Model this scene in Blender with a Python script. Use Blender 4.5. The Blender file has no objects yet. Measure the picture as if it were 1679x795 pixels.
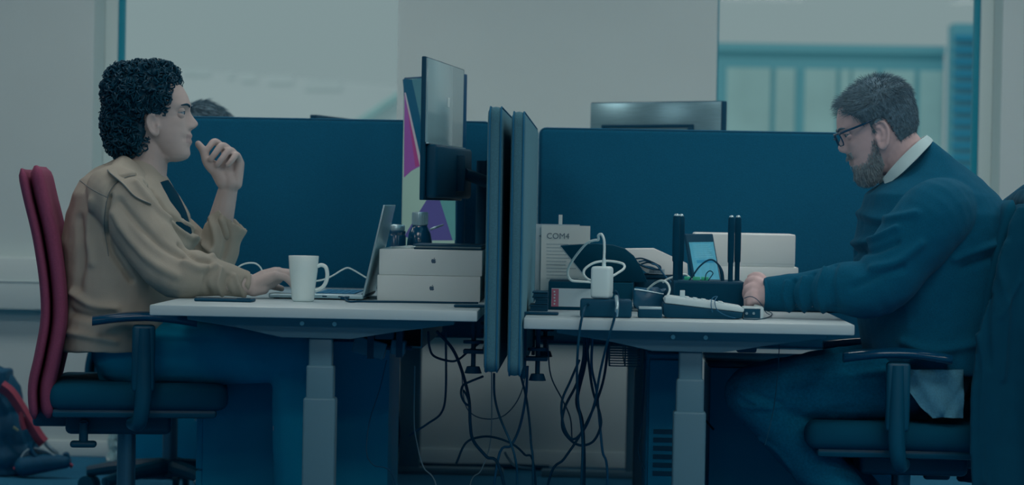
import bpy, bmesh, math, random
import numpy as np
from mathutils import Vector, Matrix, noise

random.seed(7)
SC = bpy.context.scene
COL = SC.collection

# ------------------------------------------------------------------ camera
W_PX, H_PX = 1679.0, 795.0
F_PX = 4062.0
CAM_LOC = Vector((0.0, -6.0, 1.009))
VP = (973.0, 335.0)          # pixel where lines running away from the camera meet
ROLL = math.radians(1.05)


def cam_axes():
    y = Vector(((VP[0] - W_PX / 2) / F_PX, -(VP[1] - H_PX / 2) / F_PX, 1)).normalized()
    x = Vector((math.cos(ROLL), -math.sin(ROLL), 0))
    x = (x - y * x.dot(y)).normalized()
    # camera coordinates here: right, up, forward (left handed) -> world up from the two
    z = Vector((x.y * y.z - x.z * y.y, x.z * y.x - x.x * y.z, x.x * y.y - x.y * y.x))
    if z.y < 0:
        z = -z
    return x, y, z


AX, AY, AZ = cam_axes()      # world X, Y, Z written in camera (right, up, forward)


def ray(px, py):
    d = Vector(((px - W_PX / 2) / F_PX, -(py - H_PX / 2) / F_PX, 1))
    return Vector((AX.dot(d), AY.dot(d), AZ.dot(d)))


def at(px, py, Y):
    d = ray(px, py)
    return CAM_LOC + d * ((Y - CAM_LOC.y) / d.y)


def onz(px, py, Z):
    d = ray(px, py)
    return CAM_LOC + d * ((Z - CAM_LOC.z) / d.z)


def atx(px, py, X):
    d = ray(px, py)
    return CAM_LOC + d * ((X - CAM_LOC.x) / d.x)


cam_data = bpy.data.cameras.new('camera')
cam = bpy.data.objects.new('camera', cam_data)
COL.objects.link(cam)
right = Vector((AX.x, AY.x, AZ.x))
up = Vector((AX.y, AY.y, AZ.y))
fwd = Vector((AX.z, AY.z, AZ.z))
m = Matrix((right, up, -fwd)).transposed().to_4x4()
m.translation = CAM_LOC
cam.matrix_world = m
cam_data.sensor_width = 36.0
cam_data.sensor_fit = 'HORIZONTAL'
cam_data.lens = F_PX / W_PX * 36.0
cam_data.clip_end = 500
cam_data.dof.use_dof = True
cam_data.dof.focus_distance = 6.45
cam_data.dof.aperture_fstop = 3.6
SC.camera = cam

# ------------------------------------------------------------------ light
SC.view_settings.view_transform = 'Standard'
SC.view_settings.look = 'None'
SC.view_settings.gamma = 1.0
SC.view_settings.exposure = 0.0
SC.view_settings.use_curve_mapping = False


def lin1(c):
    c = c / 255.0
    return c / 12.92 if c <= 0.04045 else ((c + 0.055) / 1.055) ** 2.4


def lin(rgb):
    return tuple(lin1(c) for c in rgb)


SKY = lin((128, 147, 149))
world = bpy.data.worlds.new('overcast_sky')
SC.world = world
world.use_nodes = True
world.node_tree.nodes['Background'].inputs[0].default_value = (*SKY, 1)
world.node_tree.nodes['Background'].inputs[1].default_value = 1.0

sun_d = bpy.data.lights.new('sun', 'SUN')
sun = bpy.data.objects.new('sun', sun_d)
COL.objects.link(sun)
sun_d.energy = 0.32
sun_d.angle = math.radians(20)
sun_d.color = (0.92, 1.0, 1.0)
sun.rotation_euler = (math.radians(48), 0, math.radians(-25))

LAMP_Z = 2.62
LAMP_ROWS = [(2.3, 7.0), (0.6, 5.4), (-1.6, 8.6), (-3.6, 8.6), (-5.6, 8.6)]   # distance along the room, watts of each lamp
LAMP_POS = [(lx, ly) for ly, lw in LAMP_ROWS for lx in (-3.6, -1.3, 1.0, 3.3)]
LAMP_W = dict(LAMP_ROWS)
LAMP_X = {-3.6: .3, -1.3: .85, 1.0: 1.35, 3.3: 1.5}      # column weights, stronger on the right to steer the added light
LAMP_COL = (1.0, 0.955, 0.87)
for lx, ly in LAMP_POS:
    ld = bpy.data.lights.new('added_lamp_light', 'AREA')
    ld.shape = 'RECTANGLE'
    ld.size = 1.16
    ld.size_y = 0.56
    ld.energy = LAMP_W[ly] * (1.0 if ly > 2 else LAMP_X[lx])
    ld.color = LAMP_COL
    lo = bpy.data.objects.new('added_lamp_light', ld)
    lo.location = (lx, ly, LAMP_Z - 0.012)
    COL.objects.link(lo)

# ------------------------------------------------------------------ materials
ALB = 0.34                   # a fully lit surface of albedo 1 renders at about this


def alb(rgb):
    return tuple(min(0.93, c / ALB) for c in lin(rgb))


MATS = {}


def mat(name, rgb, rough=0.6, spec=0.4, metal=0.0, var=0.0, scale=30.0, bump=0.0, bscale=None, coat=0.0,
        emit=0.0, stretch=None, sheen=0.0):
    """procedural principled material; var = noise variation of the colour, bump = fine relief"""
    if name in MATS:
        return MATS[name]
    mt = bpy.data.materials.new(name)
    mt.use_nodes = True
    nt = mt.node_tree
    b = nt.nodes['Principled BSDF']
    c = alb(rgb)
    b.inputs['Base Color'].default_value = (*c, 1)
    b.inputs['Roughness'].default_value = rough
    b.inputs['Specular IOR Level'].default_value = spec
    b.inputs['Metallic'].default_value = metal
    if coat:
        b.inputs['Coat Weight'].default_value = coat
        b.inputs['Coat Roughness'].default_value = 0.15
    if sheen:
        b.inputs['Sheen Weight'].default_value = sheen
        b.inputs['Sheen Roughness'].default_value = 0.5
        b.inputs['Sheen Tint'].default_value = (0.35, 0.7, 0.85, 1)
    if emit:
        b.inputs['Emission Color'].default_value = (*lin(rgb), 1)
        b.inputs['Emission Strength'].default_value = emit
    if var or bump:
        tc = nt.nodes.new('ShaderNodeTexCoord')
        mp = nt.nodes.new('ShaderNodeMapping')
        nt.links.new(tc.outputs['Object'], mp.inputs[0])
        if stretch:
            mp.inputs['Scale'].default_value = stretch
        n = nt.nodes.new('ShaderNodeTexNoise')
        n.inputs['Scale'].default_value = scale
        n.inputs['Detail'].default_value = 4
        nt.links.new(mp.outputs[0], n.inputs['Vector'])
        if var:
            rp = nt.nodes.new('ShaderNodeValToRGB')
            rp.color_ramp.elements[0].position = 0.3
            rp.color_ramp.elements[1].position = 0.7
            rp.color_ramp.elements[0].color = (*[x * (1 - var) for x in c], 1)
            rp.color_ramp.elements[1].color = (*[min(0.95, x * (1 + var)) for x in c], 1)
            nt.links.new(n.outputs['Fac'], rp.inputs[0])
            nt.links.new(rp.outputs[0], b.inputs['Base Color'])
        if bump:
            n2 = n
            if bscale:
                n2 = nt.nodes.new('ShaderNodeTexNoise')
                n2.inputs['Scale'].default_value = bscale
                n2.inputs['Detail'].default_value = 3
                nt.links.new(mp.outputs[0], n2.inputs['Vector'])
            bp = nt.nodes.new('ShaderNodeBump')
            bp.inputs['Strength'].default_value = bump
            bp.inputs['Distance'].default_value = 0.002
            nt.links.new(n2.outputs['Fac'], bp.inputs['Height'])
            nt.links.new(bp.outputs[0], b.inputs['Normal'])
    MATS[name] = mt
    return mt


def glass_mat(name, tint=(0.93, 0.97, 0.97), gloss=0.06):
    mt = bpy.data.materials.new(name)
    mt.use_nodes = True
    nt = mt.node_tree
    nt.nodes.clear()
    o = nt.nodes.new('ShaderNodeOutputMaterial')
    mx = nt.nodes.new('ShaderNodeMixShader')
    t = nt.nodes.new('ShaderNodeBsdfTransparent')
    g = nt.nodes.new('ShaderNodeBsdfGlossy')
    t.inputs[0].default_value = (*tint, 1)
    g.inputs['Roughness'].default_value = 0.02
    mx.inputs[0].default_value = gloss
    nt.links.new(t.outputs[0], mx.inputs[1])
    nt.links.new(g.outputs[0], mx.inputs[2])
    nt.links.new(mx.outputs[0], o.inputs[0])
    return mt


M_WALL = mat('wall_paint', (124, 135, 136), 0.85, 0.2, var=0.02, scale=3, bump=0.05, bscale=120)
M_WALL_FAR = mat('grey_blue_wall_paint', (66, 88, 96), 0.9, 0.1)  # for the unseen walls and ceiling, toned down to cut bounced light
M_TRIM = mat('white_trim', (132, 143, 143), 0.5, 0.4)
M_WHITE_DESK = mat('white_laminate', (114, 128, 132), 0.35, 0.4, var=0.015, scale=8)
M_LEG = mat('grey_steel', (48, 76, 88), 0.45, 0.4)
M_BLACK = mat('black_plastic', (1, 42, 60), 0.5, 0.2)
M_BLACK_MATT = mat('black_matt', (1, 38, 55), 0.8, 0.1)
M_BLACK_GLOSS = mat('black_gloss', (2, 40, 62), 0.15, 0.5)
M_WHITE_PL = mat('white_plastic', (132, 148, 150), 0.4, 0.4)
M_CHROME = mat('chrome', (130, 145, 150), 0.18, 0.5, metal=1.0)
M_ALU = mat('aluminium', (112, 132, 138), 0.35, 0.5, metal=0.7)
M_FABRIC = mat('teal_screen_fabric', (8, 58, 80), 0.95, 0.1, var=0.16, scale=420, bump=0.5, bscale=500, sheen=0.15)
M_CARPET = mat('blue_carpet', (27, 72, 94), 0.95, 0.05, var=0.25, scale=160, bump=0.6, bscale=260)
M_CABLE = mat('black_cable', (1, 40, 58), 0.6, 0.2)
M_CABLE_W = mat('white_cable', (138, 152, 156), 0.5, 0.3)
M_CABLE_B = mat('blue_grey_cable', (14, 62, 86), 0.5, 0.3)

# ------------------------------------------------------------------ scene helpers
WM = {}                      # world matrix of each root / part


def thing(name, label=None, cat=None, loc=(0, 0, 0), rz=0.0, group=None, kind=None, rot=None):
    o = bpy.data.objects.new(name, None)
    COL.objects.link(o)
    o.empty_display_size = 0.05
    o.location = loc
    o.rotation_euler = rot if rot else (0, 0, rz)
    WM[o] = Matrix.Translation(Vector(loc)) @ o.rotation_euler.to_matrix().to_4x4()
    tag(o, label, cat, group, kind)
    return o


def tag(o, label=None, cat=None, group=None, kind=None):
    if label:
        o['label'] = label
    if cat:
        o['category'] = cat
    if group:
        o['group'] = group
    if kind:
        o['kind'] = kind
    return o


def part(name, bm, mt, parent=None, smooth=35, world=False, label=None):
    """turn a bmesh into one mesh object; world=True: the vertices are world positions"""
    me = bpy.data.meshes.new(name)
    if world and parent is not None:
        bm.transform(WM[parent].inverted())
    bm.normal_update()
    bm.to_mesh(me)
    bm.free()
    o = bpy.data.objects.new(name, me)
    COL.objects.link(o)
    for x in (mt if isinstance(mt, (list, tuple)) else [mt]):
        me.materials.append(x)
    if smooth:
        for p in me.polygons:
            p.use_smooth = True
        me.set_sharp_from_angle(angle=math.radians(smooth))
    if parent is not None:
        o.parent = parent
        WM[o] = WM[parent].copy()
    else:
        WM[o] = Matrix.Identity(4)
    if label:
        o['label'] = label
    return o


def solo(name, bm, mt, label, cat, group=None, smooth=35, kind=None):
    """a thing made of one mesh; world verts, origin moved to its base centre"""
    vs = [v.co for v in bm.verts]
    lo = Vector((min(v.x for v in vs), min(v.y for v in vs), min(v.z for v in vs)))
    hi = Vector((max(v.x for v in vs), max(v.y for v in vs), max(v.z for v in vs)))
    c = Vector(((lo.x + hi.x) / 2, (lo.y + hi.y) / 2, lo.z))
    bm.transform(Matrix.Translation(-c))
    o = part(name, bm, mt, None, smooth)
    o.location = c
    WM[o] = Matrix.Translation(c)
    tag(o, label, cat, group, kind)
    return o


def struct(name, bm, mt, parent=None, smooth=30):
    o = part(name, bm, mt, parent, smooth)
    if parent is None:
        o['kind'] = 'structure'
    return o


def copy_tree(o, parent=None):
    c = o.copy()
    COL.objects.link(c)
    c.parent = parent
    WM[c] = WM.get(o, Matrix.Identity(4)).copy()
    for ch in [x for x in list(bpy.data.objects) if x.parent == o]:
        copy_tree(ch, c)
    return c


def place(o, loc, rz=0.0):
    o.location = loc
    o.rotation_euler = (0, 0, rz)
    WM[o] = Matrix.Translation(Vector(loc)) @ Matrix.Rotation(rz, 4, 'Z')
    return o


# ------------------------------------------------------------------ mesh helpers
def BM():
    return bmesh.new()


def box(bm, lo, hi, bev=0.0, seg=2, M=None, mi=0):
    t = bmesh.new()
    bmesh.ops.create_cube(t, size=1.0)
    lo, hi = Vector(lo), Vector(hi)
    s = hi - lo
    c = (hi + lo) / 2
    for v in t.verts:
        v.co = Vector((v.co.x * s.x + c.x, v.co.y * s.y + c.y, v.co.z * s.z + c.z))
    if bev:
        bmesh.ops.bevel(t, geom=t.edges[:], offset=min(bev, min(abs(s.x), abs(s.y), abs(s.z)) * 0.49), segments=seg,
                        profile=0.5, affect='EDGES')
    if M is not None:
        t.transform(M)
    return merge(bm, t, mi)


def merge(bm, t, mi=0):
    mp = {}
    for v in t.verts:
        mp[v.index if False else v] = bm.verts.new(v.co)
    for f in t.faces:
        try:
            nf = bm.faces.new([mp[v] for v in f.verts])
            nf.material_index = mi
        except ValueError:
            pass
    t.free()
    return bm


def loft(bm, rings, cap0=True, cap1=True, closed=True, mi=0):
    """rings: list of lists of points (all the same length)"""
    vr = [[bm.verts.new(p) for p in r] for r in rings]
    n = len(vr[0])
    for a, b in zip(vr[:-1], vr[1:]):
        for i in range(n if closed else n - 1):
            j = (i + 1) % n
            f = bm.faces.new((a[i], a[j], b[j], b[i]))
            f.material_index = mi
    if cap0:
        bm.faces.new(list(reversed(vr[0]))).material_index = mi
    if cap1:
        bm.faces.new(vr[-1]).material_index = mi
    return bm


def catmull(pts, n=6):
    pts = [Vector(p) for p in pts]
    if len(pts) < 3:
        return pts
    P = [pts[0] * 2 - pts[1]] + pts + [pts[-1] * 2 - pts[-2]]
    out = []
    for i in range(1, len(P) - 2):
        p0, p1, p2, p3 = P[i - 1], P[i], P[i + 1], P[i + 2]
        for k in range(n):
            t = k / n
            out.append(0.5 * ((2 * p1) + (p2 - p0) * t + (2 * p0 - 5 * p1 + 4 * p2 - p3) * t * t +
                              (3 * p1 - p0 - 3 * p2 + p3) * t ** 3))
    out.append(pts[-1])
    return out


def tube(bm, path, r, n=8, smooth=6, mi=0, caps=True):
    """swept round tube; r a number or a list along the control points"""
    k = len(path)
    P = catmull(path, smooth) if smooth and k > 2 else [Vector(p) for p in path]
    if isinstance(r, (int, float)):
        R = [r] * len(P)
    else:
        R = [float(np.interp(i / (len(P) - 1) * (k - 1), range(k), r)) for i in range(len(P))]
    rings = []
    T = (P[1] - P[0]).normalized()
    a = Vector((0, 0, 1)) if abs(T.z) < 0.9 else Vector((1, 0, 0))
    N = (a - T * a.dot(T)).normalized()
    for i, p in enumerate(P):
        if i == 0:
            t = P[1] - P[0]
        elif i == len(P) - 1:
            t = P[-1] - P[-2]
        else:
            t = P[i + 1] - P[i - 1]
        if t.length < 1e-9:
            t = T
        t = t.normalized()
        N = (N - t * N.dot(t))
        N = N.normalized() if N.length > 1e-6 else t.orthogonal().normalized()
        B = t.cross(N)
        rings.append([p + (N * math.cos(2 * math.pi * q / n) + B * math.sin(2 * math.pi * q / n)) * R[i] for q in
                      range(n)])
    return loft(bm, rings, caps, caps, mi=mi)


def lathe(bm, prof, c=(0, 0, 0), n=32, mi=0, cap0=True, cap1=True, M=None):
    """prof: list of (radius, z)"""
    c = Vector(c)
    rings = []
    for r, z in prof:
        ring = [Vector((r * math.cos(2 * math.pi * i / n), r * math.sin(2 * math.pi * i / n), z)) for i in range(n)]
        rings.append([(M @ p if M is not None else p) + c for p in ring])
    return loft(bm, rings, cap0, cap1, mi=mi)


def cyl(bm, p0, p1, r, n=16, mi=0, r1=None):
    return tube(bm, [p0, p1], [r, r if r1 is None else r1], n, 0, mi)


def ball(bm, c, r, seg=16, rings=10, M=None, mi=0):
    t = bmesh.new()
    bmesh.ops.create_uvsphere(t, u_segments=seg, v_segments=rings, radius=1.0)
    if isinstance(r, (int, float)):
        r = (r, r, r)
    for v in t.verts:
        v.co = Vector((v.co.x * r[0], v.co.y * r[1], v.co.z * r[2]))
    if M is not None:
        t.transform(M)
    t.transform(Matrix.Translation(Vector(c)))
    return merge(bm, t, mi)


def prism(bm, poly, a, b, fn, mi=0, bev=0.0):
    """extrude a 2D polygon between depths a and b; fn(u, v, d) -> point"""
    t = bmesh.new()
    loft(t, [[fn(u, v, a) for u, v in poly], [fn(u, v, b) for u, v in poly]])
    if bev:
        bmesh.ops.bevel(t, geom=t.edges[:], offset=bev, segments=2, profile=0.5, affect='EDGES')
    bmesh.ops.recalc_face_normals(t, faces=t.faces[:])
    return merge(bm, t, mi)


def rrect(w, h, r, n=5):
    """rounded rectangle centred on 0, counter clockwise"""
    out = []
    for cx, cy, a0 in ((w / 2 - r, h / 2 - r, 0), (-w / 2 + r, h / 2 - r, 90), (-w / 2 + r, -h / 2 + r, 180),
                       (w / 2 - r, -h / 2 + r, 270)):
        for k in range(n + 1):
            a = math.radians(a0 + 90 * k / n)
            out.append((cx + r * math.cos(a), cy + r * math.sin(a)))
    return out


def rotz(a, c=(0, 0, 0)):
    c = Vector(c)
    return Matrix.Translation(c) @ Matrix.Rotation(math.radians(a), 4, 'Z') @ Matrix.Translation(-c)

# ------------------------------------------------------------------ the room
YW = 3.5                     # inner face of the window wall
RX0, RX1, RY0, CEIL = -5.2, 5.2, -7.6, 2.66
WIN = [(at(152, 200, YW).x, at(652, 100, YW).x), (at(1175, 100, YW).x, at(1642, 150, YW).x)]
SILL, HEAD = 0.80, 2.38
TH = 0.34

b = BM(); box(b, (RX0 - .2, RY0 - .2, -.12), (RX1 + .2, YW + TH, 0)); struct('floor', b, M_CARPET, smooth=0)
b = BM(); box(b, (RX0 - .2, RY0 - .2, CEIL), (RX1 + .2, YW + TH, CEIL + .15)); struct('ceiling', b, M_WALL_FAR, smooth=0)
b = BM()
xs = [RX0 - .2, WIN[0][0], WIN[0][1], WIN[1][0], WIN[1][1], RX1 + .2]
for i in range(5):
    if i in (1, 3):
        box(b, (xs[i], YW, 0), (xs[i + 1], YW + TH, SILL))
        box(b, (xs[i], YW, HEAD), (xs[i + 1], YW + TH, CEIL))
    else:
        box(b, (xs[i], YW, 0), (xs[i + 1], YW + TH, CEIL))
bmesh.ops.remove_doubles(b, verts=b.verts[:], dist=1e-5)
struct('wall_back', b, M_WALL, smooth=0)
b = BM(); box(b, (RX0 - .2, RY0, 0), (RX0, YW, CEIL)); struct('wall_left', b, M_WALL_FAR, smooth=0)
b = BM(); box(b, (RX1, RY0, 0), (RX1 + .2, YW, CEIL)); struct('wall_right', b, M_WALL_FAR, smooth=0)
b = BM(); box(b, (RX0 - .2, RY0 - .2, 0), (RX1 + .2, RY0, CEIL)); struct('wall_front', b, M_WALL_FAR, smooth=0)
b = BM()
box(b, (RX0, YW - .016, 0.0), (RX1, YW, .062), .004)
struct('baseboard_back', b, M_TRIM)
# long white dado trunking under the windows
b = BM()
box(b, (RX0, YW - .07, .565), (RX1, YW, .765), .006)
box(b, (RX0, YW - .074, .672), (RX1, YW - .069, .676))
struct('trim_1', b, M_TRIM)

M_GASKET = mat('teal_window_gasket', (8, 92, 108), 0.5, 0.4)
M_GLASS = glass_mat('window_glass', (0.99, 1.0, 1.0), 0.004)
for wi, (x0, x1) in enumerate(WIN):
    yg = YW + .21
    w = thing('window_%d' % (wi + 1), loc=((x0 + x1) / 2, yg, SILL), kind='structure')
    fl, fr = (.05, .012) if wi == 0 else (.012, .05)
    gl, gr = (.024, .006) if wi == 0 else (.006, .024)
    fw, gw = .05, .024
    b = BM()
    for (a0, a1, z0, z1) in ((x0, x0 + fl, SILL, HEAD), (x1 - fr, x1, SILL, HEAD), (x0 + fl, x1 - fr, SILL, SILL + fw),
                             (x0 + fl, x1 - fr, HEAD - fw, HEAD)):
        box(b, (a0, yg, z0), (a1, yg + .07, z1), .004)
    part('window_frame', b, M_TRIM, w, world=True)
    g0, g1 = x0 + fl, x1 - fr
    b = BM()
    for (a0, a1, z0, z1) in ((g0, g0 + gl, SILL + fw, HEAD - fw), (g1 - gr, g1, SILL + fw, HEAD - fw),
                             (g0 + gl, g1 - gr, SILL + fw, SILL + fw + gw), (g0 + gl, g1 - gr, HEAD - fw - gw, HEAD - fw)):
        box(b, (a0, yg + .015, z0), (a1, yg + .05, z1), .003)
    part('window_gasket', b, M_GASKET, w, world=True)
    b = BM(); box(b, (g0 + .002, yg + .03, SILL + fw + .01), (g1 - .002, yg + .036, HEAD - fw - .01))
    part('pane', b, M_GLASS, w, world=True, smooth=0)
    b = BM(); box(b, (x0, YW - .03, SILL - .025), (x1, yg, SILL), .004)
    part('window_sill', b, M_TRIM, w, world=True)

# unseen ceiling lamps, added to fill the room with light
M_LAMPFRAME = mat('lamp_frame', (130, 145, 150), 0.5)
M_DIFF = mat('lamp_diffuser', (240, 250, 255), 0.5, emit=1.0)
for k, (lx, ly) in enumerate(LAMP_POS):
    row = {2.3: 'in the row nearest the windows', 0.6: 'in the row over the desks', -1.6: 'in the row just in front of the desks', -3.6: 'in the middle row',
           -5.6: 'in the row farthest from the windows'}[ly]
    col = {-3.6: 'leftmost', -1.3: 'second from left', 1.0: 'third from left', 3.3: 'rightmost'}[lx]
    t = thing('added_ceiling_lamp', '%s added white ceiling lamp %s' % (col, row), 'lamp', (lx, ly, LAMP_Z), group='added ceiling lamps')
    b = BM()
    for (x0, x1, y0, y1) in ((-.62, .62, -.32, -.29), (-.62, .62, .29, .32), (-.62, -.59, -.29, .29), (.59, .62, -.29, .29)):
        box(b, (x0, y0, 0), (x1, y1, CEIL - LAMP_Z))
    part('frame', b, M_LAMPFRAME, t, smooth=0)
    b = BM(); box(b, (-.59, -.29, .004), (.59, .29, CEIL - LAMP_Z))
    part('diffuser', b, M_DIFF, t, smooth=0)

# ------------------------------------------------------------------ outside
M_GROUND = mat('pale_ground', (118, 130, 130), 0.9)
b = BM(); box(b, (-90, 12, -9.2), (90, 140, -9)); o = struct('ground_outside', b, M_GROUND, smooth=0)
M_B_TEAL = mat('teal_cladding', (78, 122, 130), 0.7)
M_B_PANE = mat('pale_teal_glazing', (122, 142, 141), 0.6, var=0.10, scale=0.9)
M_B_DARK = mat('deep_teal_louvre', (24, 100, 124), 0.6)
M_B_MID = mat('mid_teal_louvre', (72, 120, 130), 0.6)
YB = 40.0
roofL = at(1150, 70, YB); roofR = at(1549, 72, YB)
tw = thing('office_building', 'blurred teal office block with flat roof and pale glazing outside right window', 'building',
           ((roofL.x + roofR.x) / 2, YB + 4, -9))
zt = roofL.z
b = BM(); box(b, (roofL.x - 3, YB, -9), (roofR.x, YB + 8, zt - .15)); part('wall', b, M_B_TEAL, tw, world=True, smooth=0)
b = BM(); box(b, (roofL.x - 3.1, YB - .12, zt - .15), (roofR.x, YB + 8, zt)); part('roof_edge', b, M_B_TEAL, tw, world=True, smooth=0)
for (p0, p1) in ((1190, 1262), (1270, 1302), (1318, 1370), (1376, 1392), (1396, 1436), (1446, 1498), (1506, 1544)):
    for row in range(4):
        za = zt - .45 - row * 3.2
        X0, X1 = at(p0, 200, YB).x, at(p1, 200, YB).x
        b = BM(); box(b, (X0, YB - .06, za - 2.95), (X1, YB + .1, za)); pn = part('window', b, M_B_PANE, tw, world=True, smooth=0)
lt = at(1552, 38, YB - 1)
lt.x = max(lt.x, roofR.x + .02)
rt = at(1760, 38, YB - 1)
tt = thing('tower_building', 'striped teal tower with horizontal louvres outside right window', 'building',
           ((lt.x + rt.x) / 2, YB + 2, -9))
b = BM(); box(b, (lt.x, YB - 1, -9), (rt.x, YB - .3, lt.z)); part('wall', b, M_B_MID, tt, world=True, smooth=0)
for k in range(30):
    z1 = lt.z - .22 - k * .215
    b = BM(); box(b, (lt.x, YB - 1.14, z1 - .085), (rt.x, YB - .99, z1)); part('slat', b, M_B_DARK, tt, world=True, smooth=0)
# faint pale roofs outside the left window
M_B_PALE = mat('pale_render', (172, 188, 188), 0.9, var=0.03, scale=0.4)
M_B_PALE2 = mat('pale_grey_cladding', (150, 170, 170), 0.9, var=0.05, scale=0.5)
YB2 = 60.0
p0, p1 = at(60, 96, YB2), at(652, 142, YB2)
tb = thing('pale_building', 'faint pale long building outside left window', 'building', ((p0.x + p1.x) / 2, YB2 + 4, -9))
b = BM()
loft(b, [[Vector((p0.x, y, -9)), Vector((p0.x, y, p0.z)), Vector((p1.x + 4, y, p1.z - .2)), Vector((p1.x + 4, y, -9))]
         for y in (YB2, YB2 + 8)])
bmesh.ops.recalc_face_normals(b, faces=b.faces[:])
part('wall', b, M_B_PALE, tb, world=True, smooth=0)
for (pa, pb, qa, qb) in ((300, 345, 112, 124), (372, 384, 118, 128), (396, 420, 120, 134), (440, 480, 122, 138), (500, 560, 130, 148)):
    u, v = at(pa, qa, YB2), at(pb, qb, YB2)
    b = BM(); box(b, (u.x, YB2 - .05, v.z), (v.x, YB2 + .05, u.z)); part('window', b, M_B_PALE2, tb, world=True, smooth=0)
YB3 = 48.0
q0, q1, q2 = at(606, 192, YB3), at(652, 160, YB3), at(800, 60, YB3)
tg = thing('gabled_building', 'pale gable roof corner outside left window beside the pier', 'building', (q1.x, YB3 + 3, -9))
b = BM()
loft(b, [[Vector((q0.x, y, -9)), Vector((q0.x, y, q0.z)), Vector((q2.x, y, q2.z)), Vector((q2.x, y, -9))] for y in (YB3, YB3 + 6)])
bmesh.ops.recalc_face_normals(b, faces=b.faces[:])
part('wall', b, M_B_PALE, tg, world=True, smooth=0)
b = BM()
tube(b, [Vector((q0.x - .4, YB3 - .2, q0.z - .25)), Vector((q2.x, YB3 - .2, q2.z))], .09, 6, 0)
part('verge_board', b, M_B_PANE, tg, world=True)
# ------------------------------------------------------------------ desks
ZL, ZR = 0.745, 0.730        # height of the two sit-stand tops
DW, DL, DT = 0.80, 1.40, 0.026


def make_desk(label, z, group, DL=DL):
    """local frame: x across (0.8), y along (1.4, 0 = camera end), floor z 0; leg line at x = 0"""
    t = thing('sit_stand_desk', label, 'desk', group=group)
    b = BM(); box(b, (-.41, 0, z - DT), (.39, DL, z), .0035, 2)
    part('desktop', b, M_WHITE_DESK, t)
    for y in (.075, DL - .125):
        b = BM()
        zz = z - DT
        poly = [(-.33, zz), (-.33, zz - .012), (-.20, zz - .030), (-.095, zz - .052), (.075, zz - .052), (.20, zz - .030),
                (.33, zz - .012), (.33, zz)]
        prism(b, poly, y, y + .05, lambda u, v, d: Vector((u, d, v)), bev=.002)
        br = part('support_arm', b, M_LEG, t)
        for bx in (-.045, .035):
            b = BM(); cyl(b, (bx, y - .003, zz - .016), (bx, y + .01, zz - .016), .0055, 14)
            part('bolt', b, M_ALU, br)
        yc = y + .03
        for (nm, z0, z1, w, d) in (('upper_leg_tube', .50, zz - .05, .058, .040), ('middle_leg_tube', .40, .600 - (ZL - z), .068, .048),
                                   ('lower_leg_tube', .02, .520 - (ZL - z), .080, .058)):
            b = BM(); box(b, (-w / 2, yc - d / 2, z0), (w / 2, yc + d / 2, z1), .006, 3)
            part(nm, b, M_LEG, t)
        b = BM(); box(b, (-.35, yc - .035, .0), (.35, yc + .035, .025), .006)
        part('foot', b, M_LEG, t)
    b = BM()
    for x in (-.05, .05):
        box(b, (x - .015, .125, z - DT - .045), (x + .015, DL - .125, z - DT - .005), .003)
    part('cross_beam', b, M_LEG, t)
    b = BM(); box(b, (.12, .22, z - DT - .06), (.17, .5, z - DT), .006)
    part('control_box', b, M_BLACK, t)
    return t


LX = at(518, 600, .1).x      # leg line of the left desk
RXL = at(1126, 600, .1).x
XL0 = at(243, 500, 0).x; XL1 = at(785, 512, 0).x
XR0 = at(858, 522, 0).x; XR1 = at(1402, 532, 0).x
LX = (XL0 + .41 + XL1 - .39) / 2
RXL = (XR0 + .41 + XR1 - .39) / 2
dl = make_desk('white sit-stand desk under the mug, laptop and white boxes', ZL, 'white sit-stand desks')
place(dl, (LX, 0, 0))
dr = make_desk('white sit-stand desk under the router and tangled cables', ZR, 'white sit-stand desks')
place(dr, (RXL, 0, 0))
YS = 1.46                    # the screens across the far ends of both desks
dl2 = make_desk('white sit-stand desk hidden behind the left back screen', ZR, 'white sit-stand desks', 1.73)  # hidden desk, lengthened to keep light off the wall below
place(dl2, (LX, YS + .07, 0))
dr2 = make_desk('white sit-stand desk hidden behind the right back screen', ZR, 'white sit-stand desks', 1.73)  # lengthened likewise to shade the wall
place(dr2, (RXL - .07, YS + .07, 0))

# ------------------------------------------------------------------ upholstered screens
M_PANEL = mat('grey_blue_panel_fabric', (42, 74, 85), 0.95, 0.1, var=0.12, scale=380, bump=0.5, bscale=500, sheen=0.3)
M_PIPE = mat('panel_piping', (22, 66, 88), 0.9, 0.1)


def screen(name, label, poly_w, poly_h, thick, fn, mt, group, rad=.03, loc=(0, 0, 0)):
    t = thing(name, label, 'screen', loc, group=group)
    b = BM()
    poly = rrect(poly_w, poly_h, rad, 6)
    n = len(poly)
    rings = []
    h = thick / 2
    for k in range(7):                      # rounded over cushion edge
        a = -math.pi / 2 + math.pi * k / 6
        ins = (1 - math.cos(a)) * .012
        pw = rrect(poly_w - 2 * ins, poly_h - 2 * ins, max(.004, rad - ins), 6)
        rings.append([fn(u, v, math.sin(a) * h) for u, v in pw])
    loft(b, rings)
    bmesh.ops.recalc_face_normals(b, faces=b.faces[:])
    part('panel', b, mt, t, smooth=50, world=True)
    b = BM()
    pw = rrect(poly_w + .001, poly_h + .001, rad, 6)
    for d in (-h * .72, h * .72):
        pth = [fn(u * (1 - .003), v * (1 - .003), d) for u, v in pw]
        tube(b, pth + [pth[0]], .0022, 6, 0, caps=False)
    part('piping', b, M_PIPE, t, world=True)
    return t


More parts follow.
